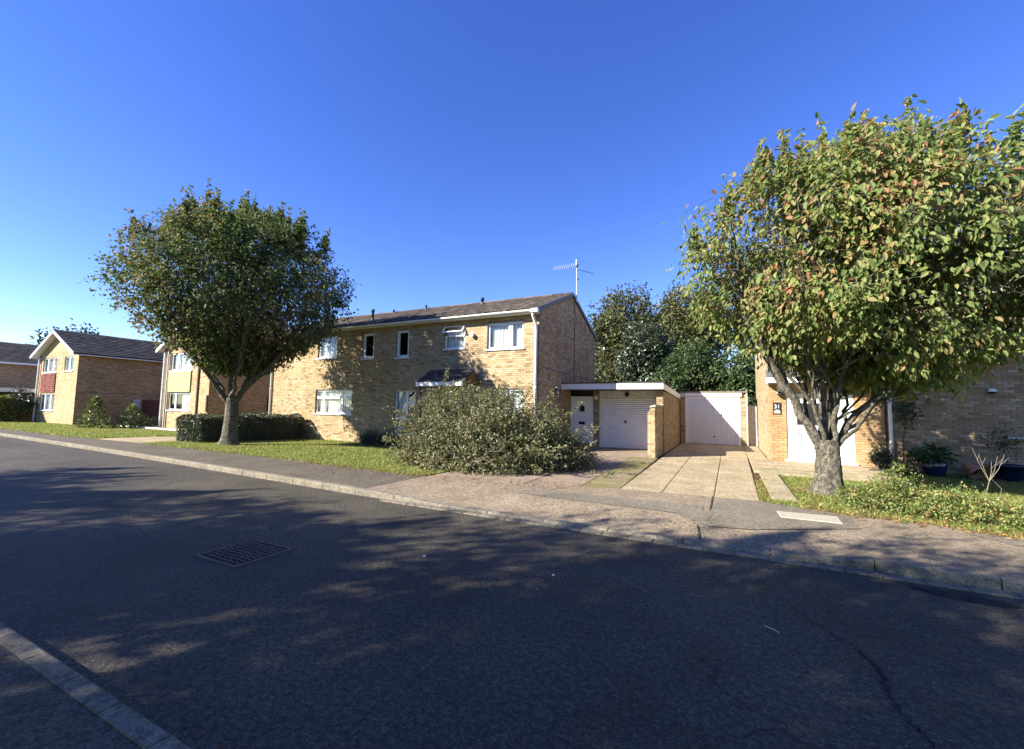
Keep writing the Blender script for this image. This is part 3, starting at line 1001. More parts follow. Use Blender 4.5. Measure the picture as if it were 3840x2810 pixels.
# ------------------------------------------------------------------ main house
X_AX, Y_AX = (1, 0, 0), (0, 1, 0)
HY, HX0, HX1, HYB = 13.7, -20.2, -5.9, 20.7
house = thing("brick_house", ((HX0 + HX1) / 2, HY, 0), "long two-storey buff brick house with brown tiled roof behind the brush pile", "house")
HOLES = {"w1": (-17.08, -15.84, 3.73, 4.73), "w2": (-14.27, -13.59, 3.62, 4.73), "w3": (-12.35, -11.68, 3.59, 4.74), "w4": (-9.93, -8.98, 3.84, 4.73), "w5": (-7.99, -6.49, 3.73, 4.72),
         "g1": (-17.09, -14.78, 1.2, 2.27), "patio": (-12.33, -11.25, 0.42, 2.24), "g2": (-7.72, -6.43, 1.47, 2.28), "door": (-9.75, -8.85, 0.12, 2.15)}
hl = list(HOLES.values())
mb = MB()
EAVE, RIDGE, RY, OH = 5.05, 6.5, 17.2, 0.3
SL = (RIDGE - EAVE) / (RY - (HY - OH))
rooft = lambda y: (EAVE + (y - (HY - OH)) * SL if y <= RY else RIDGE - (y - RY) * SL) - 0.09
wall_mesh(mb, (0, HY, 0), X_AX, (0, -1, 0), HX0, HX1, -0.12, rooft(HY), hl, 0.1)
for X in (HX0, HX1):
    pts = [(X, HY, -0.12), (X, HYB, -0.12), (X, HYB, rooft(HYB)), (X, RY, rooft(RY)), (X, HY, rooft(HY))]
    mb.quad(*(pts if X == HX1 else pts[::-1]))
mb.quad((HX1, HYB, -0.12), (HX0, HYB, -0.12), (HX0, HYB, rooft(HYB)), (HX1, HYB, rooft(HYB)))
mb.obj("wall", "mortar", house)
MB().quad((HX0 + .05, HY + .15, 0.0), (HX1 - .05, HY + .15, 0.0), (HX1 - .05, HYB - .05, 0.0), (HX0 + .05, HYB - .05, 0.0)).obj("floor_slab", "room_floor", house)
MB().box(HX0 + .05, HX1 - .05, HY + 0.12, HYB - .1, 2.5, 2.75).obj("upper_floor", "room_floor", house)
bm = brick_mats((0, HY, 0), X_AX, (0, -1, 0), HX0, HX1, -0.1, rooft(HY) - 0.02, hl)
pieces("brick", UNIT_BOX_V, BRICK_F, bm, "buff_brick", house, 300, "brickwork")
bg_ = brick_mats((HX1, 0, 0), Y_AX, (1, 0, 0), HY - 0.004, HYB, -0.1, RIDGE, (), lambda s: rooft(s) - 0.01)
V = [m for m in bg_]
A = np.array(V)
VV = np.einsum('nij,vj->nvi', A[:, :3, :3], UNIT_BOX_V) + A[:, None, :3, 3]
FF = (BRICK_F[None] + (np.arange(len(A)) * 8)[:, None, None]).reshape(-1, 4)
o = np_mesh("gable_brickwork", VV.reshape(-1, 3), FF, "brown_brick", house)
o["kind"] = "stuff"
C2 = [(0, 1, 0, 1)]
for k, spec in {"w1": ([(0, 1, 0, 1)], 'full'), "w2": (C2, None), "w3": (C2, None), "w5": ([(0, .63, 0, 1), (.63, 1, 0, 1)], 'full'),
                "g1": ([(0, .22, 0, .68), (.22, .72, 0, .68), (.72, 1, 0, .68), (0, .22, .68, 1), (.22, .72, .68, 1), (.72, 1, .68, 1)], 'full'),
                "patio": ([(0, 1, 0, .37), (0, .56, .37, 1), (.56, 1, .37, .72), (.56, 1, .72, 1)], 'left'), "g2": ([(0, .52, 0, 1), (.52, 1, 0, 1)], 'full')}.items():
    a = HOLES[k]
    window(house, a[0], a[1], a[2], a[3], HY, spec[0], True, spec[1], {"w2": .11, "w3": .11, "w1": .08, "w5": .08}.get(k, .055))
a = HOLES["w4"]
window(house, a[0], a[1], a[2], a[3], HY, [(0, 1, 0, .6), (0, 1, .6, 1)], True, 'full', 0.055, 1)
MB().box(-9.7, -8.9, HY + .06, HY + .1, 0.12, 2.13).obj("front_door", "white_upvc", house)
# roof: deck and tiles
TW, TL = 0.3, 0.31
prof = [(0.0, 0.0), (0.05, 0.028), (0.11, 0.028), (0.16, 0.004), (0.30, 0.0)]
TV = [(x - .15, 0.0, z) for x, z in prof] + [(x - .15, TL + .04, z) for x, z in prof] + [(x - .15, 0.002, z - 0.022) for x, z in prof]
TF = [(i, i + 1, 6 + i, 5 + i) for i in range(4)] + [(10 + i, 11 + i, i + 1, i) for i in range(4)]
TV, TF = np.array(TV), np.array(TF)


FTV = np.array([(-.148, 0, .016), (.148, 0, .016), (.148, TL + .05, .0), (-.148, TL + .05, .0), (-.148, .003, -.02), (.148, .003, -.02)])
FTF = np.array([(0, 1, 2, 3), (4, 5, 1, 0)])


def tile_mats(p0, along, up, n_along, n_up, tw=TW, tl=TL, jitter=0.004, lift=0.012):
    p0, along, up = np.array(p0, float), np.array(along, float), np.array(up, float)
    nn = np.cross(along, up)
    out = []
    upt = up * math.cos(0.05) + nn * math.sin(-0.05) * 1
    for j in range(n_up):
        for i in range(n_along):
            c = p0 + along * (tw * (i + 0.5)) + up * (tl * j) + nn * (lift + random.uniform(-jitter, jitter))
            out.append(M4(c, along * (tw / TW), upt, np.cross(along, upt)))
    return out


def roof_deck(mb, x0, x1, ya, za, yb, zb, th=0.06):
    mb.add([(x0, ya, za - th), (x1, ya, za - th), (x1, yb, zb - th), (x0, yb, zb - th), (x0, ya, za), (x1, ya, za), (x1, yb, zb), (x0, yb, zb)],
           [(0, 3, 2, 1), (4, 5, 6, 7), (0, 1, 5, 4), (1, 2, 6, 5), (2, 3, 7, 6), (3, 0, 4, 7)])


RX0, RX1 = HX0 - 0.1, HX1 + 0.06
mb = MB()
roof_deck(mb, RX0, RX1, HY - OH, EAVE, RY, RIDGE)
roof_deck(mb, RX0, RX1, HYB + OH, EAVE, RY + 0.001, RIDGE)
roof = mb.obj("roof", "roof_tile_brown", house)
vu = np.array([0, RY - (HY - OH), RIDGE - EAVE])
LU = np.linalg.norm(vu)
n_al = int(round((RX1 - RX0) / TW))
pieces("roof_tile", TV, TF, tile_mats((RX0, HY - OH - .03, EAVE), (1, 0, 0), vu / LU, n_al, int(LU / TL) + 1, (RX1 - RX0) / n_al), "roof_tile_brown", roof, 300, "roof_tiling")
for i in range(int((RX1 - RX0) / 0.45)):
    x = RX0 + i * 0.45
    mb = MB()
    pr = [(RY + 0.11 * math.cos(q), RIDGE - 0.02 + 0.085 * math.sin(q)) for q in np.linspace(math.pi, 0, 7)]
    mb.extrude_x(pr, x + .003, x + 0.447).obj("ridge_tile", "roof_tile_brown", roof)
# verge boards (dark) on the gable
for (ya, za, yb, zb) in ((HY - OH, EAVE, RY, RIDGE), (RY, RIDGE, HYB + OH, EAVE)):
    MB().add([(RX1 - .02, ya, za - .11), (RX1 + .012, ya, za - .11), (RX1 + .012, yb, zb - .11), (RX1 - .02, yb, zb - .11), (RX1 - .02, ya, za + .035), (RX1 + .012, ya, za + .035), (RX1 + .012, yb, zb + .035), (RX1 - .02, yb, zb + .035)],
             [(0, 3, 2, 1), (4, 5, 6, 7), (0, 1, 5, 4), (1, 2, 6, 5), (2, 3, 7, 6), (3, 0, 4, 7)]).obj("verge_board", "lead_grey", house)
# soffit, fascia, gutter, downpipes
MB().box(HX0, HX1 + .01, HY - OH + .022, HY + 0.02, EAVE - 0.13, EAVE - 0.115).obj("soffit", "white_paint", house)
MB().box(HX0 - .02, HX1 + .03, HY - OH, HY - OH + .02, EAVE - 0.16, EAVE - 0.02).obj("fascia", "white_paint", house)
gp = [(HY - OH - 0.065 + 0.06 * math.cos(q), EAVE - 0.05 + 0.075 * math.sin(q)) for q in np.linspace(0, -math.pi, 9)] + [(HY - OH - 0.115, EAVE - .05), (HY - OH - 0.065, EAVE - 0.105), (HY - OH - 0.012, EAVE - .05)]
gut = MB().extrude_x(gp, HX0 - 0.05, HX1 + 0.1).obj("gutter", "gutter_white", house)
MB().bbox(HX1 - 0.16, HX1 + 0.12, HY - OH - 0.15, HY - OH + 0.0, EAVE - 0.16, EAVE - 0.03, 0.01).obj("gutter_outlet", "gutter_white", gut)
for px in (HX1 - 0.09, HX0 - 0.06):
    p = MB().tube([(px, HY - OH - .07, EAVE - .12), (px, HY - OH - .07, EAVE - .25), (px, HY - 0.06, EAVE - .55), (px, HY - .06, EAVE - .75), (px, HY - .06, -0.02)], 0.048, 12).obj("downpipe", "gutter_white", house, True)
    for z in (0.6, 2.3, 4.0):
        MB().lathe((px, HY - .06, z), [(.05, 0), (.058, .005), (.058, .05), (.05, .055)], 12).obj("pipe_clip", "gutter_white", p)
# roof flues and ridge vents
for (x, y, z0, z1, r) in ((-14.55, 14.5, 5.4, 6.0, 0.07), (-9.98, 16.6, 6.2, 6.58, 0.075), (-15.6, 17.0, 6.35, 6.62, 0.05), (-13.5, 17.0, 6.4, 6.66, 0.05)):
    f = MB().lathe((x, y, z0), [(r * .75, 0), (r * .75, z1 - z0 - .14), (r * 1.15, z1 - z0 - .12), (r * 1.15, z1 - z0), (0.001, z1 - z0)], 12).obj("flue", "dark_plastic", house, True)
    MB().lathe((x, y, z0 - .1), [(r * 1.6, 0), (r * 1.0, .2), (r * .8, .28)], 12).obj("flue_collar", "lead_grey", f, True)
# extractor vent, cable, flashing and wall lamp
v = MB().tube([(-8.6, HY - .15, 4.31), (-8.6, HY + .02, 4.31)], 0.085, 16).obj("vent_cowl", "stained_white", house)
MB().tube([(HX1 + .016, RY + 0.3, rooft(RY + .3) - 0.03), (HX1 + .016, 17.5, 2.68)], 0.012, 6).obj("aerial_cable", "dark_plastic", house)
MB().add([(HX1 + .004, 13.95, 3.06), (HX1 + .02, 13.95, 3.06), (HX1 + .02, 20.7, 2.96), (HX1 + .004, 20.7, 2.96), (HX1 + .004, 13.95, 3.1), (HX1 + .02, 13.95, 3.1), (HX1 + .02, 20.7, 3.0), (HX1 + .004, 20.7, 3.0)],
         [(0, 3, 2, 1), (4, 5, 6, 7), (0, 1, 5, 4), (1, 2, 6, 5), (2, 3, 7, 6), (3, 0, 4, 7)]).obj("flashing", "lead_grey", house)
lamp = MB().box(HX1 + .005, HX1 + .1, 15.36, 15.44, 2.05, 2.4).obj("wall_lamp", "white_paint", house)
for yy in (15.28, 15.52):
    MB().tube([(HX1 + .08, yy, 2.08), (HX1 + .08, yy, 2.14), (HX1 + .08, yy, 2.32), (HX1 + .08, yy, 2.38)], [0.03, 0.06, 0.06, 0.02], 12).obj("lamp_shade", "dark_plastic", lamp)
# small gabled canopy over the front door
cx0, cx1, cyf, cyr = -10.15, -8.2, 12.42, 13.15
mb = MB()
roof_deck(mb, cx0, cx1, cyf, 2.47, cyr, 2.93, 0.05)
roof_deck(mb, cx0, cx1, HY - .01, 2.47, cyr + .001, 2.93, 0.05)
can = mb.obj("door_canopy", "roof_tile_dark", house)
vu2 = np.array([0, cyr - cyf, 0.46])
l2 = np.linalg.norm(vu2)
pieces("canopy_tile", FTV, FTF, tile_mats((cx0, cyf - .02, 2.47), (1, 0, 0), vu2 / l2, 7, 3, (cx1 - cx0) / 7), "roof_tile_dark", can)
MB().box(cx0 - .03, cx1 + .03, cyf - .045, cyf - .01, 2.33, 2.475).obj("canopy_fascia", "white_paint", can)
MB().add([(cx1 - .02, cyf + .02, 2.42), (cx1 - .02, HY - .01, 2.42), (cx1 - .02, cyr, 2.87)], [(0, 1, 2)]).obj("canopy_gable", "brown_timber", can)
for yy in (cyf + .1,):
    for xx in (cx0 + .08, cx1 - .1):
        MB().box(xx - .03, xx + .03, yy - .03, yy + .03, 0.0, 2.4).obj("canopy_post", "brown_timber", can)

# tv aerial on the ridge
ax_, ay_, az_ = -5.75, 17.35, 6.5
aer = thing("tv_aerial", (ax_, ay_, az_), "thin metal television aerial mast standing on the right end of the main roof", "aerial")
MB().tube([(ax_, ay_, az_ - .35), (ax_, ay_, 8.0)], 0.024, 8).obj("mast", "galvanised", aer)
MB().box(ax_ - .04, ax_ + .04, ay_ - .04, ay_ + .04, 7.66, 7.8).obj("clamp", "dark_plastic", aer)
bd = np.array([-0.93, -0.1, -0.05])
p0 = np.array([ax_, ay_, 7.78])
boom = MB().tube([p0 + bd * -.12, p0 + bd * 1.12], 0.012, 6).obj("boom", "galvanised", aer)
side = np.array([0.08, 0.45, 0.89])
for i in range(11):
    c = p0 + bd * (0.06 + i * 0.1)
    MB().tube([c - side * .15, c + side * .15], 0.008, 5).obj("element", "galvanised", aer)
MB().box(ax_ - .005, ax_ + .02, ay_ - .12, ay_ + .12, 7.72, 7.98).obj("reflector", "galvanised", aer)
MB().tube([(ax_, ay_, 7.55), (ax_ + .18, ay_, 7.52), (ax_ + .72, ay_ + .1, 7.32)], 0.013, 6).obj("side_arm", "dark_plastic", aer)
MB().tube([(ax_ + .05, ay_, 7.1), (ax_ + .05, ay_, 7.18)], 0.03, 8).obj("amplifier", "dark_plastic", aer)

# ------------------------------------------------------------------ garage beside the main house
GX1 = -2.13
gar = thing("flat_roof_garage", (-4, 17, 0.1), "flat-roofed garage with white fascia, side door and roller door next to the long house", "garage")
rz = lambda y: 2.58 - (y - 16.05) * 0.033
mb = MB()
GW = 17.05
mb.box(-4.92, -4.66, GW - .02, GW + .2, 0.0, 2.36)
mb.box(GX1 - .24, GX1 - .006, 16.3, 22.2, 0.0, 2.30)
mb.quad((-5.88, 22.2, 0), (GX1 - .24, 22.2, 0), (GX1 - .24, 22.2, 2.2), (-5.88, 22.2, 2.2))
mb.obj("wall", "mortar", gar)
bm = brick_mats((0, GW - .02, 0), X_AX, (0, -1, 0), -4.92, -4.66, 0.05, 2.36)
bm += brick_mats((0, 16.3, 0), X_AX, (0, -1, 0), GX1 - .24, GX1, 0.05, 2.33)
bm += brick_mats((GX1 - .006, 0, 0), Y_AX, (1, 0, 0), 16.31, 22.2, 0.05, 2.33, (), lambda s: rz(s) - .24)
pieces("brick", UNIT_BOX_V, BRICK_F, bm, "brown_brick", gar, 300, "brickwork")
mb = MB()
ys = (15.98, 22.25)
mb.add([(x, y, rz(y) - d) for y in ys for d in (.2, 0) for x in (-5.89, GX1 + .02)], [(0, 1, 5, 4), (2, 6, 7, 3), (0, 2, 3, 1), (4, 5, 7, 6), (0, 4, 6, 2), (1, 3, 7, 5)])
groof = mb.obj("roof", "felt_roof", gar)
MB().box(-5.895, GX1 + .045, 15.955, 15.979, 2.36, 2.575).obj("front_fascia", "white_paint", gar)
MB().box(-5.895, GX1 + .06, 15.94, 16.0, 2.577, 2.625).obj("roof_edge_trim", "felt_roof", gar)
MB().add([(GX1 + .021, 15.98, 2.36), (GX1 + .046, 15.98, 2.36), (GX1 + .046, 22.27, 2.15), (GX1 + .021, 22.27, 2.15), (GX1 + .021, 15.98, 2.575), (GX1 + .046, 15.98, 2.575), (GX1 + .046, 22.27, 2.37), (GX1 + .021, 22.27, 2.37)],
         [(0, 3, 2, 1), (4, 5, 6, 7), (0, 1, 5, 4), (1, 2, 6, 5), (2, 3, 7, 6), (3, 0, 4, 7)]).obj("side_fascia", "white_paint", gar)
MB().box(GX1 + .0, GX1 + .1, 21.9, 22.0, 0.1, 2.1).obj("downpipe", "dark_plastic", gar)
# side door
mb = MB()
mb.box(-5.88, -5.81, GW, GW + .08, 0.2, 2.12)
mb.box(-4.98, -4.925, GW, GW + .08, 0.2, 2.12)
mb.box(-5.81, -4.98, GW, GW + .08, 2.06, 2.12)
dfr = mb.obj("door_frame", "white_upvc", gar)
mb = MB().bbox(-5.805, -4.985, GW + .02, GW + .06, 0.24, 2.055, 0.004)
dr = mb.obj("side_door", "white_upvc", gar)
for (a, b, c, d) in ((-5.68, -5.12, 1.28, 1.93), (-5.68, -5.12, 0.42, 0.88)):
    q = MB()
    for x0, x1, z0, z1 in ((a, b, c, c + .02), (a, b, d - .02, d), (a, a + .02, c + .02, d - .02), (b - .02, b, c + .02, d - .02)):
        q.box(x0, x1, GW + .011, GW + .0195, z0, z1)
    q.obj("panel_moulding", "white_upvc", dr)
arch = [(-5.49, 1.5), (-5.29, 1.5), (-5.29, 1.66)] + [(-5.39 + .1 * math.cos(q), 1.66 + .11 * math.sin(q)) for q in np.linspace(0.3, math.pi - .3, 7)] + [(-5.49, 1.66)]
MB().extrude_y(arch, GW + .008, GW + .0195).obj("door_light", "dark_plastic", dr)
MB().box(-5.53, -5.27, GW + .006, GW + .0195, 0.98, 1.1).obj("letter_plate", "dark_plastic", dr)
MB().tube([(-5.06, GW + .018, 1.16), (-5.06, GW - .03, 1.16), (-5.16, GW - .03, 1.16)], 0.012, 8).obj("handle", "galvanised", dr)
MB().box(-5.88, -4.925, GW + .05, GW + .09, 2.12, 2.36).obj("transom_panel", "dark_plastic", gar)
MB().box(-5.88, -4.92, GW - .15, GW + .1, 0.05, 0.2).obj("doorstep", "cover_concrete", gar)
MB().bbox(-4.87, -4.73, GW - .05, GW - .028, 2.0, 2.14, .005).obj("bell_box", "white_paint", gar)
# roller door
mb = MB()
mb.box(-4.66, -4.545, GW - .03, GW + .1, 0.1, 2.36)
mb.box(-2.50, -2.40, GW - .03, GW + .1, 0.1, 2.36)
mb.box(-4.545, -2.5, GW - .025, GW + .1, 2.06, 2.36)
mb.obj("garage_door_frame", "stained_white", gar)
MB().box(-2.4, GX1 - .2, GW + .05, GW + .12, 0.1, 2.36).obj("jamb_gap", "dark_plastic", gar)
rd = MB().box(-4.545, -2.5, GW + .052, GW + .07, 0.1, 2.06).obj("roller_door", "door_steel_white", gar)
ns = 26
sh = 1.94 / ns
sprof = [(0.004, 0.0), (-.016, .008), (-.03, .03), (-.03, .045), (-.018, sh - .016), (0.004, sh - .002)]
SV = np.array([(-.5, y, z) for y, z in sprof] + [(.5, y, z) for y, z in sprof])
SF = np.array([(i, 6 + i, 7 + i, 1 + i) for i in range(5)])
pieces("slat", SV, SF, [M4((-3.5225, GW + .05, 0.115 + i * sh), (2.043, 0, 0), (0, 1, 0), (0, 0, 1)) for i in range(ns)], "door_steel_white", rd)
MB().tube([(-3.64, GW + .04, 1.14), (-3.64, GW - .02, 1.14)], 0.045, 14).obj("lock", "dark_plastic", rd)
MB().tube([(-3.56, GW - .026, 2.22), (-3.56, GW - .1, 2.2), (-3.56, GW - .12, 2.2)], [0.075, 0.085, 0.03], 14).obj("wall_lamp", "dark_plastic", gar)
# low wing wall with coping
wing = thing("wing_wall", (-2.27, 15.4, 0.1), "low brick wing wall with pale coping jutting forward from the garage corner", "wall")
prof = [(-2.384, 0.0), (-2.166, 0.0), (-2.166, 1.72), (-2.24, 1.74), (-2.29, 1.66), (-2.384, 1.52)]
MB().extrude_y(prof, 14.506, 16.29).obj("core", "mortar", wing)
bm = brick_mats((0, 14.506, 0), X_AX, (0, -1, 0), -2.39, -2.16, 0.03, 1.52)
bm += brick_mats((0, 14.506, 0), X_AX, (0, -1, 0), -2.29, -2.16, 1.53, 1.68)
bm += brick_mats((-2.166, 0, 0), Y_AX, (1, 0, 0), 14.5, 16.29, 0.03, 1.71)
pieces("brick", UNIT_BOX_V, BRICK_F, bm, "buff_brick", wing, 300, "brickwork")
MB().add([(-2.3, 14.46, 1.69), (-2.13, 14.46, 1.72), (-2.13, 16.28, 1.72), (-2.3, 16.28, 1.69), (-2.3, 14.46, 1.75), (-2.13, 14.46, 1.79), (-2.13, 16.28, 1.79), (-2.3, 16.28, 1.75)],
         [(0, 3, 2, 1), (4, 5, 6, 7), (0, 1, 5, 4), (1, 2, 6, 5), (2, 3, 7, 6), (3, 0, 4, 7)]).obj("coping", "cover_concrete", wing)

# ------------------------------------------------------------------ second garage at the end of the drive
G2 = 21.9
ga2 = thing("white_garage", (-0.7, G2, 0.1), "detached garage with white ribbed up-and-over door at the end of the drive", "garage")
mb = MB()
mb.box(-2.1, -1.885, G2, G2 + 5, 0, 2.44)
mb.box(0.425, 0.64, G2, G2 + 5, 0, 2.44)
mb.quad((-2.1, G2 + 5, 0), (0.64, G2 + 5, 0), (.64, G2 + 5, 2.44), (-2.1, G2 + 5, 2.44))
mb.obj("wall", "mortar", ga2)
bm = brick_mats((0, G2, 0), X_AX, (0, -1, 0), -2.1, -1.885, 0.05, 2.44) + brick_mats((0, G2, 0), X_AX, (0, -1, 0), 0.425, 0.64, 0.05, 2.44)
pieces("brick", UNIT_BOX_V, BRICK_F, bm, "buff_brick", ga2, 300, "brickwork")
MB().box(-2.13, 0.72, G2 - .12, G2 + 5.1, 2.46, 2.53).obj("roof", "asphalt_patch_grey", ga2)
MB().box(-1.88, 0.48, G2 - .1, G2 - .04, 2.29, 2.457).obj("front_fascia", "white_paint", ga2)
MB().box(-2.11, -1.9, G2 - .06, G2 - .01, 2.27, 2.457).obj("fascia_end", "stained_white", ga2)
mb = MB()
mb.box(-1.88, -1.72, G2 - .03, G2 + .08, 0.08, 2.28)
mb.box(0.31, 0.42, G2 - .03, G2 + .08, 0.08, 2.28)
mb.box(-1.72, 0.31, G2 - .028, G2 + .08, 2.15, 2.28)
mb.obj("door_frame", "white_upvc", ga2)
ud = MB().box(-1.715, 0.305, G2 + .03, G2 + .05, 0.1, 2.145).obj("up_and_over_door", "door_steel_white", ga2)
npn = 20
pw = 2.02 / npn
PV = np.array([(-.5, 0, 0), (-.42, -.03, 0), (.3, -.03, 0), (.36, -.004, 0), (.5, 0, 0)] + [(-.5, 0, 1), (-.42, -.03, 1), (.3, -.03, 1), (.36, -.004, 1), (.5, 0, 1)])
PF = np.array([(i, i + 1, 6 + i, 5 + i) for i in range(4)])
pieces("panel", PV, PF, [M4((-1.715 + pw * (i + .5), G2 + .029, 0.11), (pw, 0, 0), (0, 1, 0), (0, 0, 2.03)) for i in range(npn)], "door_steel_white", ud)
MB().tube([(-.66, G2 + .02, 1.4), (-.66, G2 - .03, 1.4)], 0.04, 10).obj("handle", "galvanised", ud)
MB().box(-.36, -.33, G2 - .012, G2 + .012, 1.4, 1.52).obj("latch", "dark_plastic", ud)
MB().box(-.70, -.62, G2 - .02, G2 + .012, 0.44, 0.49).obj("foot_pull", "dark_plastic", ud)
MB().tube([(0.68, G2 - .06, 2.44), (0.68, G2 - .06, 0.1)], 0.03, 8).obj("downpipe", "stained_white", ga2)
# pale board fence between that garage and the right-hand house
bf = thing("board_fence", (0.9, 22.3, 0.1), "short pale vertical-board fence filling the gap beside the white garage", "fence")
for i in range(5):
    x = 0.715 + i * 0.079
    MB().bbox(x, x + .073, 22.3 + .004 * (i % 2), 22.325 + .004 * (i % 2), 0.06, 1.87 + random.uniform(-.01, .01), .004).obj("board", "weathered_board", bf)
MB().box(0.7, 1.1, 22.33, 22.37, 1.5, 1.58).obj("rail", "weathered_board", bf)

# ------------------------------------------------------------------ right-hand house
RYF, RX = 15.9, 1.12
rh = thing("corner_brick_house", (6, RYF, 0), "two-storey brick house with white front door behind the near right tree", "house")
RH = [(1.57, 3.26, 0.16, 2.2), (1.75, 3.25, 3.4, 4.5), (8.4, 10.2, 3.3, 4.4)]
mb = MB()
wall_mesh(mb, (0, RYF, 0), X_AX, (0, -1, 0), RX, 13, -0.12, 5.05, RH, 0.1)
ry, rzr = 19.6, 6.7
mb.quad((RX, 23.3, -.12), (RX, RYF, -.12), (RX, RYF, 5.05), (RX, ry, rzr - .1), (RX, 23.3, 5.05))
mb.quad((13, RYF, -.12), (13, 23.3, -.12), (13, 23.3, 5.05), (13, ry, rzr - .1), (13, RYF, 5.05))
mb.quad((13, 23.3, -.12), (RX, 23.3, -.12), (RX, 23.3, 5.05), (13, 23.3, 5.05))
mb.obj("wall", "mortar", rh)
MB().box(RX + .05, 12.9, RYF + .12, 23.2, 2.5, 2.75).obj("upper_floor", "room_floor", rh)
MB().quad((RX + .05, RYF + .13, 0.02), (12.9, RYF + .13, 0.02), (12.9, 23.2, 0.02), (RX + .05, 23.2, 0.02)).obj("floor_slab", "room_floor", rh)
bm = brick_mats((0, RYF, 0), X_AX, (0, -1, 0), RX, 9.5, -0.1, 5.02, RH)
bl = [m for m in bm if m[0, 3] < 1.6 or (m[0, 3] < 4.0 and m[2, 3] < 2.6)]
br = [m for m in bm if not (m[0, 3] < 1.6 or (m[0, 3] < 4.0 and m[2, 3] < 2.6))]
pieces("brick", UNIT_BOX_V, BRICK_F, br, "brown_brick", rh, 220, "brickwork")
pieces("brick", UNIT_BOX_V, BRICK_F, bl, "orange_brick", rh, 80, "porch_brickwork")
bs = brick_mats((RX, 0, 0), (0, -1, 0), (-1, 0, 0), -23.3, -RYF + .004, -0.1, 5.02)
A = np.array(bs)
VV = np.einsum('nij,vj->nvi', A[:, :3, :3], UNIT_BOX_V) + A[:, None, :3, 3]
np_mesh("side_brickwork", VV.reshape(-1, 3), (BRICK_F[None] + (np.arange(len(A)) * 8)[:, None, None]).reshape(-1, 4), "buff_brick", rh)["kind"] = "stuff"
mb = MB()
roof_deck(mb, RX - .06, 13.1, RYF - .3, 5.0, ry, rzr)
roof_deck(mb, RX - .06, 13.1, 23.6, 5.0, ry + .001, rzr)
mb.obj("roof", "roof_tile_brown", rh)
MB().box(RX - .02, 13.1, RYF - .33, RYF - .3, 4.84, 5.02).obj("fascia", "white_paint", rh)
# door set
mb = MB()
for x0, x1, z0, z1 in ((1.572, 1.7, .16, 2.198), (3.13, 3.258, .16, 2.198), (1.7, 3.13, 2.08, 2.198), (1.7, 3.13, .16, .26), (2.62, 2.78, .26, 2.08)):
    mb.box(x0, x1, RYF + .03, RYF + .1, z0, z1)
mb.box(1.5, 3.3, RYF - .08, RYF + .029, 0.11, 0.158)
df = mb.obj("door_frame", "white_upvc", rh)
dd = MB().box(1.72, 2.6, RYF + .05, RYF + .09, 0.265, 2.075).obj("front_door", "white_upvc", rh)
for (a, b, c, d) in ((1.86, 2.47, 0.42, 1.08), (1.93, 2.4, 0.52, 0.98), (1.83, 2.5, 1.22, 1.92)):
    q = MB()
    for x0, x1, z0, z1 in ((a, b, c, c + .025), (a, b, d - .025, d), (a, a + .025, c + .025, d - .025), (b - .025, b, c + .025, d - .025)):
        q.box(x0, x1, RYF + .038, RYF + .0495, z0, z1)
    q.obj("panel_moulding", "gasket_shadow_grey", dd)  # coloured grey so the mouldings' shadow lines are painted in
MB().box(1.86, 2.47, RYF + .04, RYF + .0495, 1.25, 1.89).obj("door_glass", "dark_plastic", dd)
MB().box(1.701, 1.719, RYF + .045, RYF + .06, .26, 2.08).obj("seal_shadow_line", "gasket_shadow_grey", df)  # grey seals, also drawn as painted shadow lines beside the door leaf
MB().box(2.601, 2.619, RYF + .045, RYF + .06, .26, 2.08).obj("seal_shadow_line", "gasket_shadow_grey", df)
MB().tube([(1.79, RYF + .048, 1.15), (1.79, RYF, 1.15), (1.9, RYF, 1.15)], .012, 8).obj("handle", "galvanised", dd)
MB().quad((2.78, RYF + .07, .27), (3.13, RYF + .07, .27), (3.13, RYF + .07, 1.05), (2.78, RYF + .07, 1.05)).obj("sidelight_pane", "obscure_glass", df)
MB().quad((2.78, RYF + .07, 1.12), (3.13, RYF + .07, 1.12), (3.13, RYF + .07, 2.07), (2.78, RYF + .07, 2.07)).obj("sidelight_pane", "obscure_glass", df)
MB().box(2.78, 3.13, RYF + .04, RYF + .09, 1.05, 1.12).obj("sidelight_bar", "white_upvc", df)
window(rh, *RH[1], RYF, [(0, .5, 0, 1), (.5, 1, 0, 1)], True, 'full')
window(rh, *RH[2], RYF, [(0, .5, 0, 1), (.5, 1, 0, 1)], True, 'sides')
# sloping canopy along the front
mb = MB()
mb.add([(1.06, RYF - .5, 2.56), (4.0, RYF - .5, 2.56), (4.0, RYF - .003, 2.56), (1.06, RYF - .003, 2.56), (1.06, RYF - .5, 2.70), (4.0, RYF - .5, 2.70), (4.0, RYF - .003, 2.95), (1.06, RYF - .003, 2.95)],
       [(0, 3, 2, 1), (4, 5, 6, 7), (0, 1, 5, 4), (1, 2, 6, 5), (2, 3, 7, 6), (3, 0, 4, 7)])
cn = mb.obj("door_canopy", "lead_grey", rh)
MB().box(1.04, 4.02, RYF - .535, RYF - .503, 2.51, 2.67).obj("canopy_fascia", "white_paint", cn)
MB().box(1.062, 3.998, RYF - .5, RYF - .005, 2.545, 2.559).obj("canopy_soffit", "white_paint", cn)
MB().add([(1.035, RYF - .53, 2.50), (1.058, RYF - .53, 2.50), (1.058, RYF, 2.50), (1.035, RYF, 2.50), (1.035, RYF - .53, 2.68), (1.058, RYF - .53, 2.68), (1.058, RYF, 2.72), (1.035, RYF, 2.72)],
         [(0, 3, 2, 1), (4, 5, 6, 7), (0, 1, 5, 4), (1, 2, 6, 5), (2, 3, 7, 6), (3, 0, 4, 7)]).obj("canopy_end", "white_paint", cn)
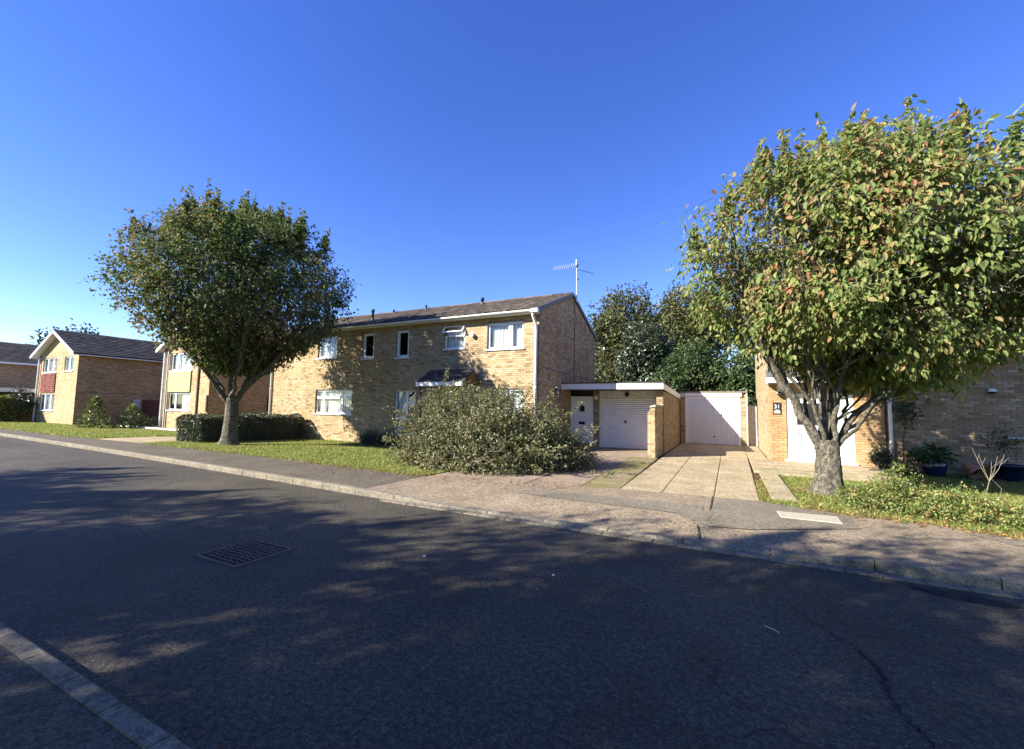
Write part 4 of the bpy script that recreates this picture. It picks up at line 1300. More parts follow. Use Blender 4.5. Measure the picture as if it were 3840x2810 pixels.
MB().tube([(4.06, RYF - .1, 2.62), (4.06, RYF - .1, -0.02)], 0.045, 12).obj("downpipe", "gutter_white", rh, True)
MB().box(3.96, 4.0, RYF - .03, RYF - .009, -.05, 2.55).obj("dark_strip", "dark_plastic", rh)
# lantern, number plaque
ln = MB().bbox(1.33, 1.46, RYF - .1, RYF - .008, 2.2, 2.45, .01).obj("lantern", "stained_white", rh)
MB().tube([(1.39, RYF - .07, 2.24), (1.41, RYF - .1, 2.16), (1.43, RYF - .11, 2.1)], [.05, .075, .03], 12).obj("lantern_shade", "dark_plastic", ln)
plq = thing("house_plaque", (1.33, RYF - .02, 1.7), "black number plaque with white digits on brick beside the white door", "plaque")
MB().bbox(1.215, 1.44, RYF - .026, RYF - .008, 1.55, 1.91, .004).obj("plate", "dark_plastic", plq)
cu = bpy.data.curves.new("plaque_digits", 'FONT')
cu.body = "31"
cu.size = 0.17
cu.extrude = 0.003
cu.align_x = 'CENTER'
tmp = bpy.data.objects.new("tmp_digits", cu)
COL.objects.link(tmp)
bpy.context.view_layer.update()
me = bpy.data.meshes.new_from_object(tmp.evaluated_get(bpy.context.evaluated_depsgraph_get()))
bpy.data.objects.remove(tmp)
me.materials.clear()
me.materials.append(MATS["white_paint"])
to = bpy.data.objects.new("plaque_digits", me)
COL.objects.link(to)
to.parent = plq
to.rotation_euler = (rad(90), 0, 0)
to.location = (1.325 - 1.33, -0.011, 1.735 - 1.7)
em = [(-.075, 0), (.075, 0), (.085, .03), (.07, .075), (.035, .1), (-.03, .1), (-.06, .085), (-.08, .04)]
MB().extrude_y([(1.325 + x, 1.585 + z) for x, z in em], RYF - .031, RYF - .0265).obj("plaque_emblem", "white_paint", plq)
# dome camera
dc = thing("dome_camera", (6.18, RYF, 2.24), "small white dome camera fixed high on the shaded brick wall", "camera")
MB().lathe((6.18, RYF - .09, 2.26), [(0.001, .06), (.07, .055), (.085, .02), (.08, -.01)], 16).obj("housing", "white_paint", dc, True)
MB().lathe((6.18, RYF - .09, 2.25), [(.068, 0), (.06, -.035), (.035, -.062), (0.001, -.07)], 16).obj("dome", "dark_plastic", dc, True)
MB().box(6.13, 6.23, RYF - .09, RYF - .009, 2.25, 2.33).obj("bracket", "white_paint", dc)
# shelf and meter box at the far right
sh_ = thing("wall_shelf", (6.8, RYF, 1.0), "pale ledge with dark box mounted on the wall at the right edge", "shelf")
MB().bbox(6.35, 7.6, RYF - .22, RYF - .008, 1.04, 1.075, .004).obj("ledge", "stained_white", sh_)
MB().bbox(6.86, 7.4, RYF - .18, RYF - .008, 0.62, 1.0, .01).obj("meter_box", "dark_plastic", sh_)

# ------------------------------------------------------------------ houses to the left
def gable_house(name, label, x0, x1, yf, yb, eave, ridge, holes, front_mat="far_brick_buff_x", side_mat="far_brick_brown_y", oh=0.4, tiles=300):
    h = thing(name, ((x0 + x1) / 2, yf, 0), label, "house")
    xr = (x0 + x1) / 2
    k = (ridge - eave) / ((x1 - x0) / 2 + .45)
    e0 = eave + 0.4 * k
    mb = MB()
    wall_mesh(mb, (0, yf, 0), X_AX, (0, -1, 0), x0, x1, -.12, e0, holes, .1)
    mb.quad((x0, yf, e0), (x1, yf, e0), (xr, yf, ridge - .1))
    mb.obj("front_wall", front_mat, h)
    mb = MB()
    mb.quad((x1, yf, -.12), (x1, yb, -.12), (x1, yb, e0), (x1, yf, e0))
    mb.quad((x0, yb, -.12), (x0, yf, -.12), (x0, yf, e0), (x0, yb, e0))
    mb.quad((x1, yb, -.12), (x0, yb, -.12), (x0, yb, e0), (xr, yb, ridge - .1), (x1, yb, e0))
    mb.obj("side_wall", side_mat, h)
    MB().box(x0 + .1, x1 - .1, yf + .15, yb - .1, 2.35, 2.6).obj("upper_floor", "room_floor", h)
    mb = MB()
    for s in (1, -1):
        xe = xr + s * ((x1 - x0) / 2 + .45)
        v = [(xe, yf - oh, eave), (xe, yb + .2, eave), (xr, yb + .2, ridge), (xr, yf - oh, ridge)]
        lo = [(a, b, c - .07) for a, b, c in v]
        mb.add(v + lo, [(0, 1, 2, 3), (7, 6, 5, 4), (0, 4, 5, 1), (1, 5, 6, 2), (2, 6, 7, 3), (3, 7, 4, 0)])
    rf = mb.obj("roof", "roof_tile_dark", h)
    w2 = (x1 - x0) / 2 + .45
    L = math.hypot(w2, ridge - eave)
    up = np.array([-w2, 0, ridge - eave]) / L
    ny = int((yb + .2 - yf + oh) / .33)
    pieces("roof_tile", FTV, FTF, tile_mats((xr + w2 + .02, yf - oh, eave + .0), (0, 1, 0), up, ny, int(L / TL) + 1, .33), "roof_tile_dark", rf, tiles, "roof_tiling")
    for s in (1, -1):
        xe = xr + s * w2
        MB().add([(xe, yf - oh - .03, eave - .17), (xr, yf - oh - .03, ridge - .17), (xr, yf - oh - .03, ridge + .03), (xe, yf - oh - .03, eave + .03),
                  (xe, yf - oh - .002, eave - .17), (xr, yf - oh - .002, ridge - .17), (xr, yf - oh - .002, ridge + .03), (xe, yf - oh - .002, eave + .03)],
                 [(0, 1, 2, 3), (7, 6, 5, 4), (0, 4, 5, 1), (3, 2, 6, 7), (0, 3, 7, 4), (1, 5, 6, 2)]).obj("barge_board", "white_paint", h)
        MB().add([(xe, yf - oh, eave - .09), (xr, yf - oh, ridge - .09), (xr, yf, ridge - .09), (xe, yf, eave - .09)], [(0, 1, 2, 3)]).obj("verge_soffit", "white_paint", h)
        MB().box(xe - .06 if s > 0 else xe, xe if s > 0 else xe + .06, yf - oh, yb + .2, eave - .13, eave - .01).obj("gutter", "gutter_white", h)
    return h


h2 = gable_house("gable_end_house", "buff brick house with a red tile-hung panel and dark gabled roof, far left", -43.4, -37.3, 12.0, 22.0, 4.6, 6.25,
                 [(-42.88, -40.57, 3.46, 4.46), (-39.36, -38.0, 3.5, 4.48), (-42.88, -40.5, 0.87, 2.02)])
window(h2, -42.88, -40.57, 3.46, 4.46, 12.0, [(0, .3, 0, 1), (.3, .7, 0, 1), (.7, 1, 0, 1)], True, 'full', .06)
window(h2, -39.36, -38.0, 3.5, 4.48, 12.0, [(0, .5, 0, 1), (.5, 1, 0, 1)], True, 'sides', .06)
window(h2, -42.88, -40.5, .87, 2.02, 12.0, [(0, .3, 0, 1), (.3, .7, 0, 1), (.7, 1, 0, 1)], True, 'full', .06)
hp = MB().box(-42.86, -40.52, 11.975, 11.998, 2.1, 3.38).obj("hung_tile_panel", "mortar", h2)
pieces("hung_tile", UNIT_BOX_V, UNIT_BOX_F, [M4((-42.86 + .195 * (i + .5), 11.96, 2.12 + .125 * (j + .5)), (.19, 0, 0), (0, .02, -.008), (0, .012, .13)) for j in range(10) for i in range(12)], "hung_tile_red", hp)
MB().box(-37.296, -37.28, 12.0, 22, 2.08, 2.12).obj("string_line", "lead_grey", h2)
MB().tube([(-43.3, 11.9, 4.5), (-43.3, 11.9, 0)], .05, 8).obj("downpipe", "gutter_white", h2)
MB().tube([(-41.9, 13.2, 6.0), (-41.9, 13.2, 6.9)], .02, 6).obj("roof_aerial_pole", "galvanised", h2)
MB().tube([(-43.2, 13.2, 6.85), (-41.2, 13.2, 6.8)], .02, 6).obj("roof_aerial_boom", "galvanised", h2)

h3 = gable_house("clad_panel_house", "buff brick house with pale green cladding panel behind the round-crowned tree", -30.4, -25.7, 13.7, 24.0, 4.7, 6.2,
                 [(-29.83, -27.5, 1.12, 2.16), (-29.83, -27.5, 3.45, 4.5)], "far_brick_buff_x", "far_brick_brown_y", .35, 60)
window(h3, -29.83, -27.5, 1.12, 2.16, 13.7, [(0, .3, 0, 1), (.3, 1, 0, 1)], True, 'right', .07)
window(h3, -29.83, -27.5, 3.45, 4.5, 13.7, [(0, .3, 0, 1), (.3, 1, 0, 1)], True, 'full', .07)
gp_ = MB().box(-29.81, -27.52, 13.66, 13.698, 2.2, 3.4).obj("cladding_panel", "green_cladding", h3)
pieces("cladding_board", UNIT_BOX_V, UNIT_BOX_F, [M4((-28.665, 13.645, 2.27 + i * .15), (2.29, 0, 0), (0, .02, -.004), (0, .016, .142)) for i in range(8)], "green_cladding", gp_)
MB().tube([(-30.35, 13.6, 4.6), (-30.35, 13.6, 0)], .07, 8).obj("downpipe", "stained_white", h3)
MB().tube([(-30.0, 13.62, 4.6), (-30.0, 13.62, 0)], .05, 8).obj("downpipe", "stained_white", h3)
for x in (-26.75, -25.75):
    MB().box(x - .05, x + .05, 13.62, 13.698, 0.9 if x < -26 else 1.1, 4.4 if x < -26 else 2.0).obj("dark_upright", "brown_timber", h3)  # narrow dark brown uprights against the front wall
sw = MB().box(-25.698, -25.66, 17.1, 17.8, 1.1, 1.96).obj("side_window", "dark_plastic", h3)
MB().box(-25.66, -25.58, 17.05, 17.85, 1.03, 1.1).obj("sill", "stained_white", sw)

h4 = thing("far_left_house", (-49, 14, 0), "shaded dark-roofed brick house at the left edge of the picture", "house")
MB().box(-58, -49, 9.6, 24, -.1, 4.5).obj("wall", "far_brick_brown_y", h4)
mb = MB()
v = [(-48.5, 9.3, 4.4), (-48.5, 24.3, 4.4), (-53.5, 24.3, 6.3), (-53.5, 9.3, 6.3)]
mb.add(v + [(a, b, c - .1) for a, b, c in v], [(0, 1, 2, 3), (7, 6, 5, 4), (0, 4, 5, 1), (1, 5, 6, 2), (2, 6, 7, 3), (3, 7, 4, 0)])
v = [(-58.5, 9.3, 4.4), (-53.5, 9.3, 6.3), (-53.5, 24.3, 6.3), (-58.5, 24.3, 4.4)]
mb.add(v + [(a, b, c - .1) for a, b, c in v], [(0, 1, 2, 3), (7, 6, 5, 4), (0, 4, 5, 1), (1, 5, 6, 2), (2, 6, 7, 3), (3, 7, 4, 0)])
rf = mb.obj("roof", "roof_tile_dark", h4)
L = math.hypot(5, 1.9)
pieces("roof_tile", FTV, FTF, tile_mats((-48.48, 9.3, 4.4), (0, 1, 0), np.array([-5, 0, 1.9]) / L, 45, int(L / TL), .33), "roof_tile_dark", rf, 200, "roof_tiling")
MB().box(-48.55, -48.45, 9.3, 24.3, 4.25, 4.38).obj("gutter", "gutter_white", h4)
cp = thing("carport", (-47, 12, 0), "white-fascia flat carport roof beside the far left house", "carport")
MB().box(-48.9, -45.2, 10.2, 15.8, 2.1, 2.38).obj("roof_fascia", "white_paint", cp)
MB().box(-45.4, -45.28, 10.3, 10.42, 0, 2.1).obj("post", "white_paint", cp)
MB().box(-45.1, -43.5, 13.0, 16, 1.9, 2.62).obj("garage_head", "white_paint", cp)
MB().box(-45.12, -43.48, 12.9, 16.1, 2.62, 2.72).obj("roof_edge", "lead_grey", cp)
MB().box(-45.0, -43.5, 13.2, 16, 0, 1.9).obj("garage_front", "grey_door", cp)

# passage between those houses
rfn = thing("red_board_fence", (-33.5, 15.55, 0), "dark red-brown vertical board fence in the gap between the left houses", "fence")
for i in range(44):
    x = -37.2 + i * .15
    MB().box(x, x + .14, 15.55 + .012 * (i % 2), 15.58 + .012 * (i % 2), 0, 1.7 + random.uniform(-.01, .01)).obj("board", "red_fence_wood", rfn)
lt = thing("lean_to", (-34, 19, 0), "grey sloping lean-to roof above the red-brown fence", "lean-to")
MB().add([(-37.2, 18.2, 1.95), (-30.5, 18.2, 2.5), (-30.5, 21, 2.5), (-37.2, 21, 1.95), (-37.2, 18.2, 2.03), (-30.5, 18.2, 2.58), (-30.5, 21, 2.58), (-37.2, 21, 2.03)],
         [(0, 3, 2, 1), (4, 5, 6, 7), (0, 1, 5, 4), (1, 2, 6, 5), (2, 3, 7, 6), (3, 0, 4, 7)]).obj("roof", "lead_grey", lt)
MB().box(-37.2, -30.5, 20.4, 20.5, 0, 1.95).obj("back_wall", "grey_door", lt)
sdo = MB().bbox(-37.28, -37.15, 15.0, 15.42, 0.95, 1.73, .01).obj("meter_cabinet", "grey_door", h2)

# far houses' bed kerb
MB().box(-33.5, -22.6, 12.9, 13.0, 0.0, 0.12).obj("bed_edging", "stained_white", None)
setp(bpy.data.objects["bed_edging"], "low pale edging along the bed in front of the green-panel house", "edging")

# ------------------------------------------------------------------ trees
LAT = np.array([math.cos(YAW), math.sin(YAW), 0.0])     # across the view
DEP = np.array([-math.sin(YAW), math.cos(YAW), 0.0])    # away from the viewer
UPV = np.array([0, 0, 1.0])


def bez(p0, p1, p2, n):
    t = np.linspace(0, 1, n)[:, None]
    return (1 - t) ** 2 * p0 + 2 * t * (1 - t) * p1 + t ** 2 * p2


def trunk_mesh(base, fork, r0, r1, parent, mat="bark", k=28, rings=40, flare=0.55, seed=1):
    """tapered trunk with root flare, flutes and bark lumps"""
    r = np.random.default_rng(seed)
    V, Fc = [], []
    ph = r.uniform(0, 6.28, 6)
    for i in range(rings + 1):
        t = i / rings
        c = base + (fork - base) * t + np.array([0.03 * math.sin(2.2 * t), 0.02 * math.sin(3 * t), 0])
        if i == 0:
            c = c - UPV * 0.08
        R = r0 + (r1 - r0) * t
        fl = flare * math.exp(-t * 9)
        for j in range(k):
            a = 2 * math.pi * j / k
            rr = R * (1 + fl * (1 + .35 * math.sin(5 * a + ph[0])) + .05 * math.sin(3 * a + ph[1] + 2.5 * t) + .035 * math.sin(7 * a + ph[2] - 3 * t) + .02 * math.sin(17 * t + 4 * a + ph[3]) + r.normal(0, .012))
            V.append(c + rr * (math.cos(a) * LAT + math.sin(a) * DEP))
    for i in range(rings):
        for j in range(k):
            jj = (j + 1) % k
            Fc.append((i * k + j, i * k + jj, (i + 1) * k + jj, (i + 1) * k + j))
    return np_mesh("trunk", V, Fc, mat, parent, True)


def build_tree(name, label, group, base, fork_h, r0, r1, limbs, cen, rad_l, rad_d, rad_up, rad_dn, n_anchor, leaf_n, leaf_L, leaf_mat_, seed, droop=0.5, n_sec=5, n_ter=5, spikes=26, dens_edge=0.42, bark="bark", neck=0.35, solo_leaves=0, leaf_w=0.55, lump=0.13, spike_len=0.9, twig_r=0.006, low_open=0.0, gap=-2.3, ncl=150, csig=.4, tips=(), pk=2.0):
    global RNG
    RNG = np.random.default_rng(seed)
    r = np.random.default_rng(seed + 5)
    T = thing(name, tuple(base), label, "tree", group)
    W = lambda l, d, z: base + LAT * l + DEP * d + UPV * z
    fork = W(0.02, 0, fork_h)
    trunk_mesh(np.array(base, float), fork + UPV * 0.12, r0, r1, T, bark, seed=seed)
    cenw = W(*cen)

    def env_pt(d, f):
        """point at fraction f of the crown surface in unit direction(s) d (l,d,z)"""
        d = np.atleast_2d(d)
        up = d[:, 2] > 0
        rz_ = np.where(up, rad_up, rad_dn)
        pw = np.where(up, pk, 2.0)
        R = (np.abs(d[:, 0] / rad_l) ** pw + np.abs(d[:, 1] / rad_d) ** pw + np.abs(d[:, 2] / rz_) ** pw) ** (-1 / pw)
        R = R * lumps(d, seed, lump)
        q = d * (R * f)[:, None]
        # below the middle the crown narrows to the fork like a vase
        t = np.clip(-q[:, 2] / rad_dn, 0, 1)
        s = 1 - (1 - neck) * t ** 1.3
        q[:, 0] *= s
        q[:, 1] *= s
        return cenw + q[:, :1] * LAT + q[:, 1:2] * DEP + q[:, 2:] * UPV

    nodes, nrad = [], []
    mb = MB()

    def limb(p0, p2, ra, rb, n=9, k=9, sag=0.0, kink=0.05):
        d = p2 - p0
        L = np.linalg.norm(d)
        p1 = p0 + d * 0.45 + UPV * L * sag
        P = bez(p0, p1, p2, n)
        P[1:-1] += r.normal(0, kink * L / n * 2, (n - 2, 3))
        rs = np.linspace(ra, rb, n) * (1 + r.normal(0, .04, n))
        mb.tube(P, rs, k, False)
        return P, rs

    for (l, d_, z, ra) in limbs:
        tip = W(l, d_, z)
        st = fork + LAT * np.clip(l, -1, 1) * r1 * .45 + DEP * np.clip(d_, -1, 1) * r1 * .45 - UPV * r1 * .6
        P, rs = limb(st, tip, ra, ra * .42, 12, 12, 0.03 if abs(l) > 1.2 else 0.0)
        nodes += list(P[4:])
        nrad += list(rs[4:])
        for j in range(n_sec):
            t = 0.22 + 0.75 * (j + r.random()) / n_sec
            i = int(t * (len(P) - 1))
            q0 = P[i]
            out = (tip - fork)
            out = out / np.linalg.norm(out) + r.normal(0, .42, 3) * np.array([1, 1, .6]) + UPV * r.uniform(-.15, .35)
            loc = np.array([(q0 - cenw) @ LAT, (q0 - cenw) @ DEP, (q0 - cenw)[2]]) / np.array([rad_l, rad_d, rad_up])
            dd = np.array([out @ LAT, out @ DEP, out[2]])
            dd = dd / np.linalg.norm(dd) + loc * 1.2
            dd /= np.linalg.norm(dd)
            q2 = env_pt(dd, r.uniform(.72, .93))[0]
            r_s = max(rs[i] * .55, .012)
            P2, rs2 = limb(q0, q2, r_s, .008, 9, 6, r.uniform(-.03, .1), .06)
            nodes += list(P2[2:])
            nrad += list(rs2[2:])
            for m in range(n_ter):
                i2 = int(2 + r.random() * 6)
                dd2 = dd + r.normal(0, .35, 3)
                dd2 /= np.linalg.norm(dd2)
                q3 = env_pt(dd2, r.uniform(.7, .98))[0]
                P3, rs3 = limb(P2[i2], P2[i2] + (q3 - P2[i2]) * r.uniform(.5, 1), max(rs2[i2] * .6, .008), .004, 6, 4, r.uniform(-.05, .12), .07)
                nodes += list(P3[1:])
                nrad += list(rs3[1:])
    mb.obj("branches", bark, T, True)
    nodes = np.array(nodes)
    # leaf anchors through the crown's volume, thicker towards the outside
    d = RNG.normal(size=(n_anchor, 3))
    d /= np.linalg.norm(d, axis=1, keepdims=True)
    f = RNG.random(n_anchor) ** dens_edge
    f = np.where(RNG.random(n_anchor) < low_open * (d[:, 2] < -0.25), np.maximum(f, .9), f)
    A = env_pt(d, f)
    # most leaves hang in boughs: clusters stretched outwards and upwards
    nk = int(len(A) * .78)
    cd_ = RNG.normal(size=(ncl, 3))
    cd_[:, 2] += .15
    cd_ /= np.linalg.norm(cd_, axis=1, keepdims=True)
    cf = RNG.random(ncl) ** .38 * .93
    cc = env_pt(cd_, cf)
    ci = RNG.integers(0, ncl, nk)
    ax_ = cc - cenw
    ax_ = ax_ / (np.linalg.norm(ax_, axis=1, keepdims=True) + 1e-6) * .7 + UPV * .7
    wgt = RNG.uniform(.7, 1.25, ncl)[ci][:, None]
    A[:nk] = cc[ci] + RNG.normal(0, csig, (nk, 3)) * wgt + ax_[ci] * RNG.normal(0, csig * 1.3, (nk, 1)) * wgt
    # nothing hangs outside the crown's outline
    qv = A - cenw
    ql = np.stack([qv @ LAT, qv @ DEP, qv[:, 2]], 1)
    nq = np.linalg.norm(ql, axis=1) + 1e-6
    tq = np.clip(-ql[:, 2] / rad_dn, 0, 1)
    ql2 = ql.copy()
    ql2[:, :2] /= (1 - (1 - neck) * tq ** 1.3)[:, None]
    sf = env_pt(ql2 / (np.linalg.norm(ql2, axis=1, keepdims=True) + 1e-6), 1.0)
    ratio = nq / (np.linalg.norm(sf - cenw, axis=1) + 1e-6)
    lim = RNG.uniform(.8, 1.02, len(A))
    A = np.where((ratio > lim)[:, None], cenw + (sf - cenw) * lim[:, None], A)
    # break the mass into clumps with gaps
    k1 = RNG.normal(size=(7, 3)) * 2.1
    ph = RNG.uniform(0, 6.28, 7)
    dens = np.sin(A @ k1.T + ph).sum(1)
    A = A[dens > gap]
    # upright shoots above the crown
    sp = []
    for q_ in range(spikes + len(tips)):
        a = RNG.uniform(0, 6.28)
        e = RNG.uniform(.15, 1.0)
        dd = np.array([math.cos(a) * (1 - e), math.sin(a) * (1 - e), e + .15])
        dd /= np.linalg.norm(dd)
        p = env_pt(dd, .95)[0]
        n = int(RNG.integers(9, 17))
        L = RNG.uniform(.45, 1.05) * spike_len
        tilt = dd[0] * LAT * .25 + dd[1] * DEP * .25
        if q_ < len(tips):
            L = tips[q_][3]
            tilt = LAT * .06 * tips[q_][0]
            p = W(tips[q_][0], tips[q_][1], tips[q_][2] - L - base[2]) - tilt * L
            n = int(16 * L / .8)
        for q in range(n):
            sp.append(p + (UPV + tilt) * (L * q / n) + RNG.normal(0, .03 * (1 - q / n) + .01, 3))
        for q in range(int(90 * spike_len)):     # the leafy spire under the shoot
            h_ = RNG.random() ** 1.3
            sp.append(p + (UPV + tilt) * (L * .95 * (h_ - .45)) + RNG.normal(0, .27 * (1.03 - h_) ** 1.2, 3) * np.array([1, 1, .6]))
        nodes = np.vstack([nodes, p[None]])
    sp = np.array(sp)
    # twig from nearest branch node to each anchor
    idx = np.empty(len(A), int)
    for s in range(0, len(A), 600):
        dist = ((A[s:s + 600, None, :] - nodes[None]) ** 2).sum(2)
        idx[s:s + 600] = dist.argmin(1)
    P0 = nodes[idx]
    mid = (P0 + A) / 2 + RNG.normal(0, .04, A.shape) + UPV * 0.03
    tubes_np("twigs", P0, A, twig_r, twig_r * .5, bark, T, 3, mid)
    if len(sp):
        s0 = np.array([sp[0]])
    # leaves round every anchor, strung along the last stretch of its twig
    n = len(A)
    rep = np.repeat(np.arange(n), leaf_n)
    t = RNG.uniform(.25, 1.08, len(rep))[:, None]
    C = mid[rep] + (A[rep] - mid[rep]) * t + RNG.normal(0, .05 + leaf_L * .35, (len(rep), 3))
    out = A[rep] - cenw
    out /= np.linalg.norm(out, axis=1, keepdims=True) + 1e-6
    Td = out * .55 + RNG.normal(0, .55, C.shape) - UPV * droop
    Nn = out * .6 + UPV * .7 + RNG.normal(0, .45, C.shape)
    if len(sp):
        C2_ = np.repeat(sp, 3, 0) + RNG.normal(0, .025, (len(sp) * 3, 3))
        T2 = RNG.normal(0, .6, C2_.shape) + UPV * .1
        C, Td, Nn = np.vstack([C, C2_]), np.vstack([Td, T2]), np.vstack([Nn, RNG.normal(0, .6, C2_.shape) + UPV * .5])
        tubes_np("shoots", sp[:-1], sp[1:], .004, .004, bark, T, 3) if False else None
    Ls = leaf_L * RNG.uniform(.65, 1.25, len(C))
    if solo_leaves:
        x, y, z = proj(C)
        front = in_frame(C, -10)
        sc = np.where(front, Ls / np.maximum(z, .5), 0)
        pick = np.argsort(-sc)[:solo_leaves]
        rest = np.ones(len(C), bool)
        rest[pick] = False
        LV = np.array([(0, 0, 0), (0, .45, -.05), (0, 1, -.14), (.44 * leaf_w, .24, .08), (.42 * leaf_w, .62, .02), (-.44 * leaf_w, .24, .08), (-.42 * leaf_w, .62, .02)])
        LF = np.array([(0, 1, 3), (3, 1, 4), (4, 1, 2), (0, 5, 1), (5, 6, 1), (6, 2, 1)])
        ms = []
        for i in pick:
            ty = Td[i] / np.linalg.norm(Td[i])
            tx = np.cross(ty, Nn[i])
            tx /= np.linalg.norm(tx)
            tz = np.cross(tx, ty)
            ms.append(M4(C[i], tx * Ls[i], ty * Ls[i], tz * Ls[i]))
        cr = leaf_mesh("crown", C[rest], Td[rest], Ls[rest], Ls[rest] * leaf_w, leaf_mat_, T, Nn[rest], oval=True)
        pieces("leaf", LV, LF, ms, leaf_mat_, cr, solo_leaves)
    else:
        leaf_mesh("crown", C, Td, Ls, Ls * leaf_w, leaf_mat_, T, Nn)
    return T


def copy_tree(o, parent=None):
    c = o.copy()
    COL.objects.link(c)
    c.parent = parent
    for ch in list(o.children):
        copy_tree(ch, c)
    return c


tree1 = build_tree("street_tree", "round-crowned dark green tree on the lawn beside the clipped hedge", None, np.array([-16.1, 9.35, 0.08]), 1.65, .235, .2,
                   [(-2.6, .6, 4.2, .1), (-1.6, -1.6, 4.6, .085), (-.5, .5, 5.0, .11), (.5, -1.0, 4.9, .1), (1.4, .9, 4.6, .09), (2.8, -.3, 4.2, .1), (.2, 2.2, 4.3, .085), (-1.2, 1.8, 4.3, .07), (1.6, -1.9, 4.1, .07)],
                   (.2, 0, 5.3), 4.4, 4.0, 3.3, 2.9, 8200, 8, .125, "leaf_cherry_far", 21, .45, 5, 6, 22, .40, "bark", .42, 0, .64, .06, 1.0, .006, .6, -1.9, 170, .42, ((-2.35, -.5, 8.7, .9), (-1.6, .4, 8.75, .7), (-.8, -.3, 9.4, .9), (-.33, .3, 9.45, .8), (.2, -.2, 9.55, 1.0), (1.0, .5, 8.9, .7), (1.6, -.3, 9.05, .8), (2.1, .2, 9.0, .8), (3.2, 0, 8.2, .8), (-3.5, 0, 7.5, .7), (-2.9, .6, 8.0, .7), (2.7, -.8, 8.4, .6), (.5, 1.2, 9.1, .8), (-1.2, -1.2, 8.9, .8)), 1.8)
tree2 = build_tree("cherry_tree", "near tree with reddening leaves and stout mottled trunk on the right", None, np.array([1.62, 10.15, 0.06]), .92, .235, .18,
                   [(-1.35, .3, 3.5, .092), (-.75, -.3, 4.4, .042), (-.1, .2, 4.6, .09), (.5, -.4, 4.5, .05), (1.0, .5, 4.2, .055), (2.5, .1, 3.6, .065), (3.1, .7, 3.2, .04), (1.5, 1.6, 3.8, .045), (-.8, 1.4, 3.8, .045), (2.0, -.8, 3.4, .04)],
                   (1.1, .1, 4.25), 4.1, 3.1, 3.1, 2.3, 8400, 8, .122, "leaf_cherry_near", 33, .95, 6, 6, 16, .40, "bark", .68, 300, .52, .08, .8, .005, .25, -1.6, 160, .36, ((-.83, -.3, 7.15, .9), (-.43, .2, 7.35, .95), (.02, -.2, 7.45, .9), (.5, .3, 7.2, .6), (1.13, 0, 7.6, .9), (1.7, -.3, 7.9, 1.2), (2.05, .3, 7.5, .9), (2.8, 0, 7.65, 1.2), (2.45, -.4, 7.2, .7), (-1.8, 0, 6.2, .7), (-1.4, -.4, 6.6, .7), (-2.45, .1, 5.4, .6), (3.6, 0, 6.6, .7), (1.4, .6, 7.4, .8), (-1.1, .5, 6.9, .6)), 1.6)

# shade trees standing on the near side of the road, outside the picture
SHADE = ((-14.8, -6.9, 1.0, 2.2, "shade tree behind the viewpoint casting its shadow past the manhole"), (-9.4, -6.0, 1.0, 1.0, "shade tree behind the viewpoint darkening the middle of the road"),
         (-4.6, -5.0, 1.0, 3.3, "shade tree behind the viewpoint dappling the crossover pavement"), (-20.4, -7.4, 1.0, 4.4, "shade tree behind the viewpoint shading the road towards the left"),
         (0.6, -6.2, 1.0, 5.2, "shade tree behind the viewpoint shading the lower right of the road"), (-26.4, -8.0, .95, .3, "shade tree farthest left behind the viewpoint"))
shade = build_tree("shade_tree", SHADE[0][4], "shade trees behind the viewpoint", np.array([0, 0, 0.08]), 1.7, .27, .23,
                   [(-2.6, .6, 4.2, .12), (-.5, .5, 5.0, .13), (.5, -1.0, 4.9, .12), (2.8, -.3, 4.2, .12), (.2, 2.2, 4.3, .1), (-1.2, -1.8, 4.3, .08)],
                   (.05, 0, 5.3), 4.3, 4.3, 3.0, 3.1, 3400, 9, .15, "leaf_cherry_far", 25, .35, 4, 4, 20, .40, "bark", .38, 0, .64, .12, .8, .006, .3, -2.4, 150, .42)
for i, (x, y, sc_, rz_, lab) in enumerate(SHADE):
    c = shade if i == 0 else copy_tree(shade)
    c.location = (x, y, 0.08)
    c.rotation_euler = (0, 0, rz_)
    c.scale = (sc_, sc_, sc_)
    setp(c, lab, "tree", "shade trees behind the viewpoint")


